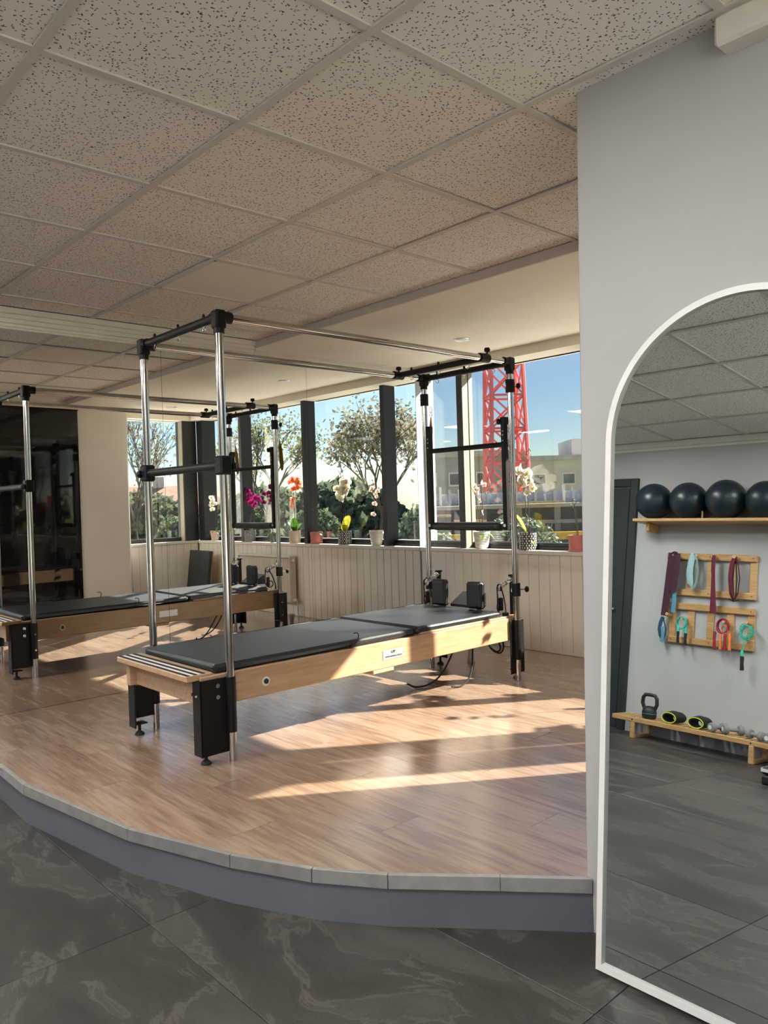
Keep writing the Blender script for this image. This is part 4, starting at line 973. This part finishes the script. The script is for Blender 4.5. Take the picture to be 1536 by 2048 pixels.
dumbbell(xk+.045, .335, -1.2, 'grey dumbbell third along from the ankle weight', .07)
dumbbell(xk+.03, .215, .3, 'grey dumbbell farthest from the ankle weights')
stp = empty('step_platform', (-2.85, -.31, ZF), label='black aerobic step with a white stripe on the slate floor', cat='step')
B((-3.05, -.64, ZF+.06), (-2.68, .015, ZF+.10), bev=.012).build('deck', 'rubber', stp)
B((-2.679, -.63, ZF+.075), (-2.674, .01, ZF+.094)).build('stripe', 'white', stp)
B((-2.70, .0152, ZF+.075), (-3.03, .019, ZF+.094)).build('stripe', 'white', stp)
for yy in (-.60, -.12): B((-3.07, yy, ZF), (-2.66, yy+.12, ZF+.055), bev=.008).build('foot', 'rubber', stp)

# ------------------------------------------------------------------ outdoors
struct(B((.97, -4.85, -.5), (3.63, -1.39, -.301)).build('ground_court', 'ground')); struct(B((3.63, -6.5, -.5), (7.2, 9, -.3)).build('ground_reflector', 'ground')); struct(B((3.64, -70, -.7), (120, 80, -.33)).build('ground', 'grass')); struct(B((-40, -90, -.6), (3.62, -4.86, -.32)).build('ground_rear_reflector', 'ground'))  # pale terrace and rear ground are unseen reflectors, added to bounce sunlight indoors
def leaves_mb(m, centers, n, spread, size):
    for _ in range(n):
        c = random.choice(centers); p = Vector(c)+Vector((random.gauss(0, spread), random.gauss(0, spread), random.gauss(0, spread*.8)))
        u = Vector((random.uniform(-1, 1), random.uniform(-1, 1), random.uniform(-1, 1))).normalized(); v = u.orthogonal().normalized(); s = size*random.uniform(.6, 1.3)
        m.add([p-u*s, p-v*s*.45, p+u*s, p+v*s*.45], [(0, 1, 2, 3)])
def tree(x, y, h, seed, lb, nleaf, lsize, mat='tleaf', spread=.10, trunk=.07, zg=-.33, forks=4, wid=.55, depth=4):
    random.seed(seed); e = empty('tree', (x, y, zg), label=lb, cat='tree', group='trees outside the windows')
    m = MB(); tips = []
    def grow(p, d, L, r, lev):
        q = p+d*L; mid = (p+q)/2+Vector((random.gauss(0, .05), random.gauss(0, .05), 0))*L
        m.tube([p, mid, q], [r, r*.85, r*.65], 5)
        if lev == 0: tips.append(q); tips.append(mid); return
        if lev <= 2: tips.append(q)
        for k in range(forks if lev > 1 else 3):
            a = random.uniform(0, 2*PI); t = random.uniform(.3, .75)*wid*1.5
            nd_ = (d+Vector((math.cos(a)*t, math.sin(a)*t, random.uniform(-.05, .30)))).normalized()
            grow(q if k else mid+(q-mid)*.6, nd_, L*random.uniform(.58, .8), r*.62, lev-1)
    grow(Vector((x, y, zg)), Vector((random.uniform(-.05, .05), random.uniform(-.05, .05), 1)).normalized(), h*.36, trunk, depth)
    m.build('branches', 'bark', e)
    l = MB(); leaves_mb(l, tips, nleaf, spread, lsize); tag(l.build('foliage', mat, e), kind='stuff')
def bush(x, y, r, h, seed, lb, mat='hleaf', n=3600, zg=-.33, size=.062, group='shrubs outside the windows'):
    random.seed(seed); e = empty('shrub', (x, y, zg), label=lb, cat='shrub', group=group)
    m = MB(); cs = []
    for k in range(9):
        a = random.uniform(0, 2*PI); q = Vector((x+math.cos(a)*r*.6*random.random(), y+math.sin(a)*r*.6*random.random(), zg+h*random.uniform(.55, .9)))
        m.tube([(x, y, zg), ((x+q.x)/2, (y+q.y)/2, zg+h*.35), q], [.03, .02, .008], 5)
    m.build('stems', 'bark', e)
    l = MB()
    for _ in range(n):
        a = random.uniform(0, 2*PI); t = random.random()**.6; zz = random.random()
        rr = r*t*(1-.55*max(0, zz-.5)*2*.8); p = Vector((x+math.cos(a)*rr, y+math.sin(a)*rr, zg+.1+zz*(h-.1)*(1-.22*t*t)+random.gauss(0, .05)))
        u = Vector((random.uniform(-1, 1), random.uniform(-1, 1), random.uniform(-1, 1))).normalized(); v = u.orthogonal().normalized(); s = size*random.uniform(.6, 1.5)
        l.add([p-u*s, p-v*s*.5, p+u*s, p+v*s*.5], [(0, 1, 2, 3)])
    tag(l.build('foliage', mat, e), kind='stuff')
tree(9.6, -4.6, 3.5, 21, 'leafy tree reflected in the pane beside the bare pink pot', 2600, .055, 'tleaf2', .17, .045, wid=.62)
tree(8.3, -6.9, 3.4, 5, 'leafy tree reflected behind the salmon orchid', 1900, .05, 'tleaf', .17, .045, wid=.6)
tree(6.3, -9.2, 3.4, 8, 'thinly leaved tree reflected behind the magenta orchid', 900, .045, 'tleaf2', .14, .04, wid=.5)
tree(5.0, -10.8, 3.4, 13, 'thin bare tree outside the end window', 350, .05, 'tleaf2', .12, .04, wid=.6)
tree(11.5, -3.6, 3.3, 34, 'slender tree reflected next to the grey gabled building', 900, .045, 'tleaf', .14, .045)
bl = ['low leafy shrub outside the first bay', 'low leafy shrub below the crane', 'low leafy shrub behind the hexagon pot', 'taller feathery shrub behind the bare orchid stalk', 'round shrub reflected beside the mirror joint', 'round shrub reflected behind the hexagon pot', 'round shrub reflected behind the bare pink pot', 'round shrub reflected behind the salmon orchid', 'round shrub reflected behind the magenta orchid', 'round shrub reflected in the corner bay', 'pale shrub below the end window', 'pale shrub under the red roofed house', 'shrub between the two leafy trees', 'shrub at the foot of the grey gable']
bs = [(9.0, 8.4, .9, 1.2), (9.3, 6.3, .9, 1.16), (9.4, 4.2, .9, 1.2), (7.7, 2.75, .5, 1.4), (9.4, 1.6, .9, 1.3), (9.3, -.6, .9, 1.4), (9.0, -2.6, .9, 1.45), (8.0, -4.9, .85, 1.4), (6.6, -7.6, .8, 1.3), (5.0, -8.6, .8, 1.2), (3.6, -10.3, .95, 1.1), (4.3, -12.6, 1.1, 1.2), (9.2, -9.2, 1.0, 1.6), (11.8, -1.4, 1.0, 1.6)]
for i, ((x, y, r, h), lb) in enumerate(zip(bs, bl)): bush(x, y, r, h, 40+i, lb)
far = [(15.5, -3.6, 'far hedge mass behind the slender reflected tree'), (12.8, -9.9, 'far hedge mass behind the brown leaved tree'), (14, -15.5, 'far hedge mass behind the salmon orchid reflection'), (11.5, -20.0, 'far hedge mass behind the magenta orchid reflection'), (6.5, -22, 'far hedge mass seen through the end window'), (22, -.5, 'far hedge mass beside the grey gable')]
for i, (x, y, lb) in enumerate(far): bush(x, y, 2.3, 2.1, 80+i, lb, n=4200, size=.16)
# tower crane
cr = empty('tower_crane', (30.3, 23.3, -.33), label='red lattice tower crane mast behind the construction site', cat='crane')
ctr = Vector((30.3, 23.3, -.33)); ang = math.radians(-38)
def cp(sx, sy, z):
    hw = .98-.022*z; v = Vector((sx*hw, sy*hw, 0)); v.rotate(Euler((0, 0, ang))); return ctr+v+Vector((0, 0, z))
cor = [(-1, -1), (1, -1), (1, 1), (-1, 1)]
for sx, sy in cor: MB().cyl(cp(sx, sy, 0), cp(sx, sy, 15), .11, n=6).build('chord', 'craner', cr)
nb = 9; hb = 15/nb
for k in range(nb):
    for q in range(4):
        a, b = cor[q], cor[(q+1) % 4]; z0, z1 = k*hb, (k+1)*hb
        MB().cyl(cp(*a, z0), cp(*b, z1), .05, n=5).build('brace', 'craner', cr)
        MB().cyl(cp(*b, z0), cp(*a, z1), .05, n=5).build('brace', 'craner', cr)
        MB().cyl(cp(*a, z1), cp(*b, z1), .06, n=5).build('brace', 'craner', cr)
# construction site
cs = empty('construction_site', (18.3, 13.9, -.33), label='half built concrete storeys with formwork, planks and a yellow beam', cat='construction')
dirv = Vector((3.657, -3.335, 0)).normalized(); nv = Vector((-dirv.y, dirv.x, 0))*-1; o0 = Vector((18.3, 13.9, 0)); nv = Vector((.67, .74, 0))
def cbox(t0, t1, d0, d1, z0, z1, name, mat):
    p = [o0+dirv*t+nv*d for t, d in ((t0, d0), (t1, d0), (t1, d1), (t0, d1))]
    return MB().prism([(v.x, v.y) for v in p], z0, z1).build(name, mat, cs)
random.seed(77)
cbox(-7, 7, 1.5, 1.8, .95, 1.36, 'form_panel', 'form')
t = -7
while t < 7:
    cbox(t, t+.08, 1.38, 1.5, .95, 1.40+random.uniform(-.1, .25), 'form_rib', random.choice(['form', 'conc', 'facade2'])); t += .32
for z0, d in ((.95, 0), (.42, .3), (-.25, .1)): cbox(-7.5, 7.5, d, 6, z0-.12, z0, 'slab', 'conc')
for k in range(14):
    t0 = random.uniform(-7, 5); z0 = random.choice([.96, .43, .44, -.1, .2, .62]); cbox(t0, t0+random.uniform(1, 2.6), -.25, .05, z0, z0+.07, 'timber_plank', 'ply')
for k in range(12): cbox(-7+k*1.25, -6.8+k*1.25, .35, .55, -.33, .95, 'column', 'conc2')
cbox(-5, 6.2, -.6, -.4, -.18, .06, 'steel_beam', 'yellow')
cbox(-7, 7, 1.9, 2.1, -.33, 1.0, 'rear_wall', 'conc2')
for k in range(9):
    t = -4.3+k*.13; p = o0+dirv*t+nv*1.6; MB().cyl((p.x, p.y, 1.2), (p.x+random.uniform(-.05, .05), p.y, 3.05+random.uniform(-.2, .2)), .012, n=4).build('rebar', 'rust', cs)
def building(name, lb, c, dv, w, dep, h, mat, roofh=0, rows=3, cols=3, pent=False, ov=.5):
    h -= 1.27; c = Vector((*c, -.33)); dv = Vector((*dv, 0)).normalized(); n_ = Vector((-dv.y, dv.x, 0))
    if n_.dot(Vector((-1.3, -2, 0))-Vector((c.x, c.y, 0))) < 0: n_ = -n_
    e = empty(name, c, label=lb, cat='building', group='buildings outside')
    def pb_(t0, t1, d0, d1, z0, z1, nm, mt, par=e):
        q = [c+dv*t+n_*d for t, d in ((t0, d0), (t1, d0), (t1, d1), (t0, d1))]; return MB().prism([(v.x, v.y) for v in q], -.33+z0, -.33+z1).build(nm, mt, par)
    pb_(-w/2, w/2, -dep, 0, 0, h, 'wall', mat)
    for r_ in range(rows):
        for k in range(cols):
            t = -w/2+(k+.5)*w/cols; z = h*(.18+.76*r_/rows)
            f = pb_(t-.5, t+.5, -.02, .06, z, z+h*.42/rows, 'window', 'facade2'); pb_(t-.42, t+.42, .05, .08, z+.1, z+h*.42/rows-.1, 'pane', 'wpane', f)
    if roofh:
        a = [c+dv*t+n_*d for t, d in ((-w/2-ov, ov), (w/2+ov, ov), (w/2+ov, -dep-ov), (-w/2-ov, -dep-ov))]
        r0 = c+dv*(-w/4)-n_*dep/2; r1 = c+dv*(w/4)-n_*dep/2
        vs = [Vector((v.x, v.y, -.33+h)) for v in a]+[Vector((r0.x, r0.y, -.33+h+roofh)), Vector((r1.x, r1.y, -.33+h+roofh))]
        MB().add(vs, [(0, 1, 5, 4), (1, 2, 5), (2, 3, 4, 5), (3, 0, 4), (3, 2, 1, 0)]).build('roof', 'roof', e)
        pb_(-.3, .3, -dep/2-.3, -dep/2+.3, h+roofh*.5, h+roofh+.5, 'chimney', mat)
    else:
        pb_(-w/2-.3, w/2+.3, -dep-.3, .3, h, h+.35, 'roof_slab', 'conc')
        if pent: pb_(-w*.05, w*.5, -dep*.8, -dep*.2, h+.35, h+1.7, 'penthouse', 'facade2')
dvw = (3.657, -3.335)
building('apartment_building', 'beige apartment block with flat roof and penthouse right of the crane', (50.5, 32.0), dvw, 9, 8, 5.6, 'facade', rows=2, cols=4, pent=True)
building('apartment_building', 'grey apartment block left of the crane', (36.5, 31.2), dvw, 7, 6, 5.5, 'conc2', rows=2, cols=4)
building('small_house', 'white house with red tiled roof beyond the site', (27.6, 34.6), dvw, 5, 5, 4.2, 'facade2', roofh=.9, rows=2, cols=3)
building('gabled_building', 'tall grey weathered building with a sloping roof reflected by the mirror edge', (17.5, -8.5), (.7, .7), 4.2, 4, 5.0, 'conc2', roofh=1.2, rows=2, cols=2)
building('village_house', 'village house with red tiled roof seen through the end window', (17.0, -30.0), (.86, .5), 7, 6, 2.9, 'facade2', roofh=1.1, rows=2, cols=3)
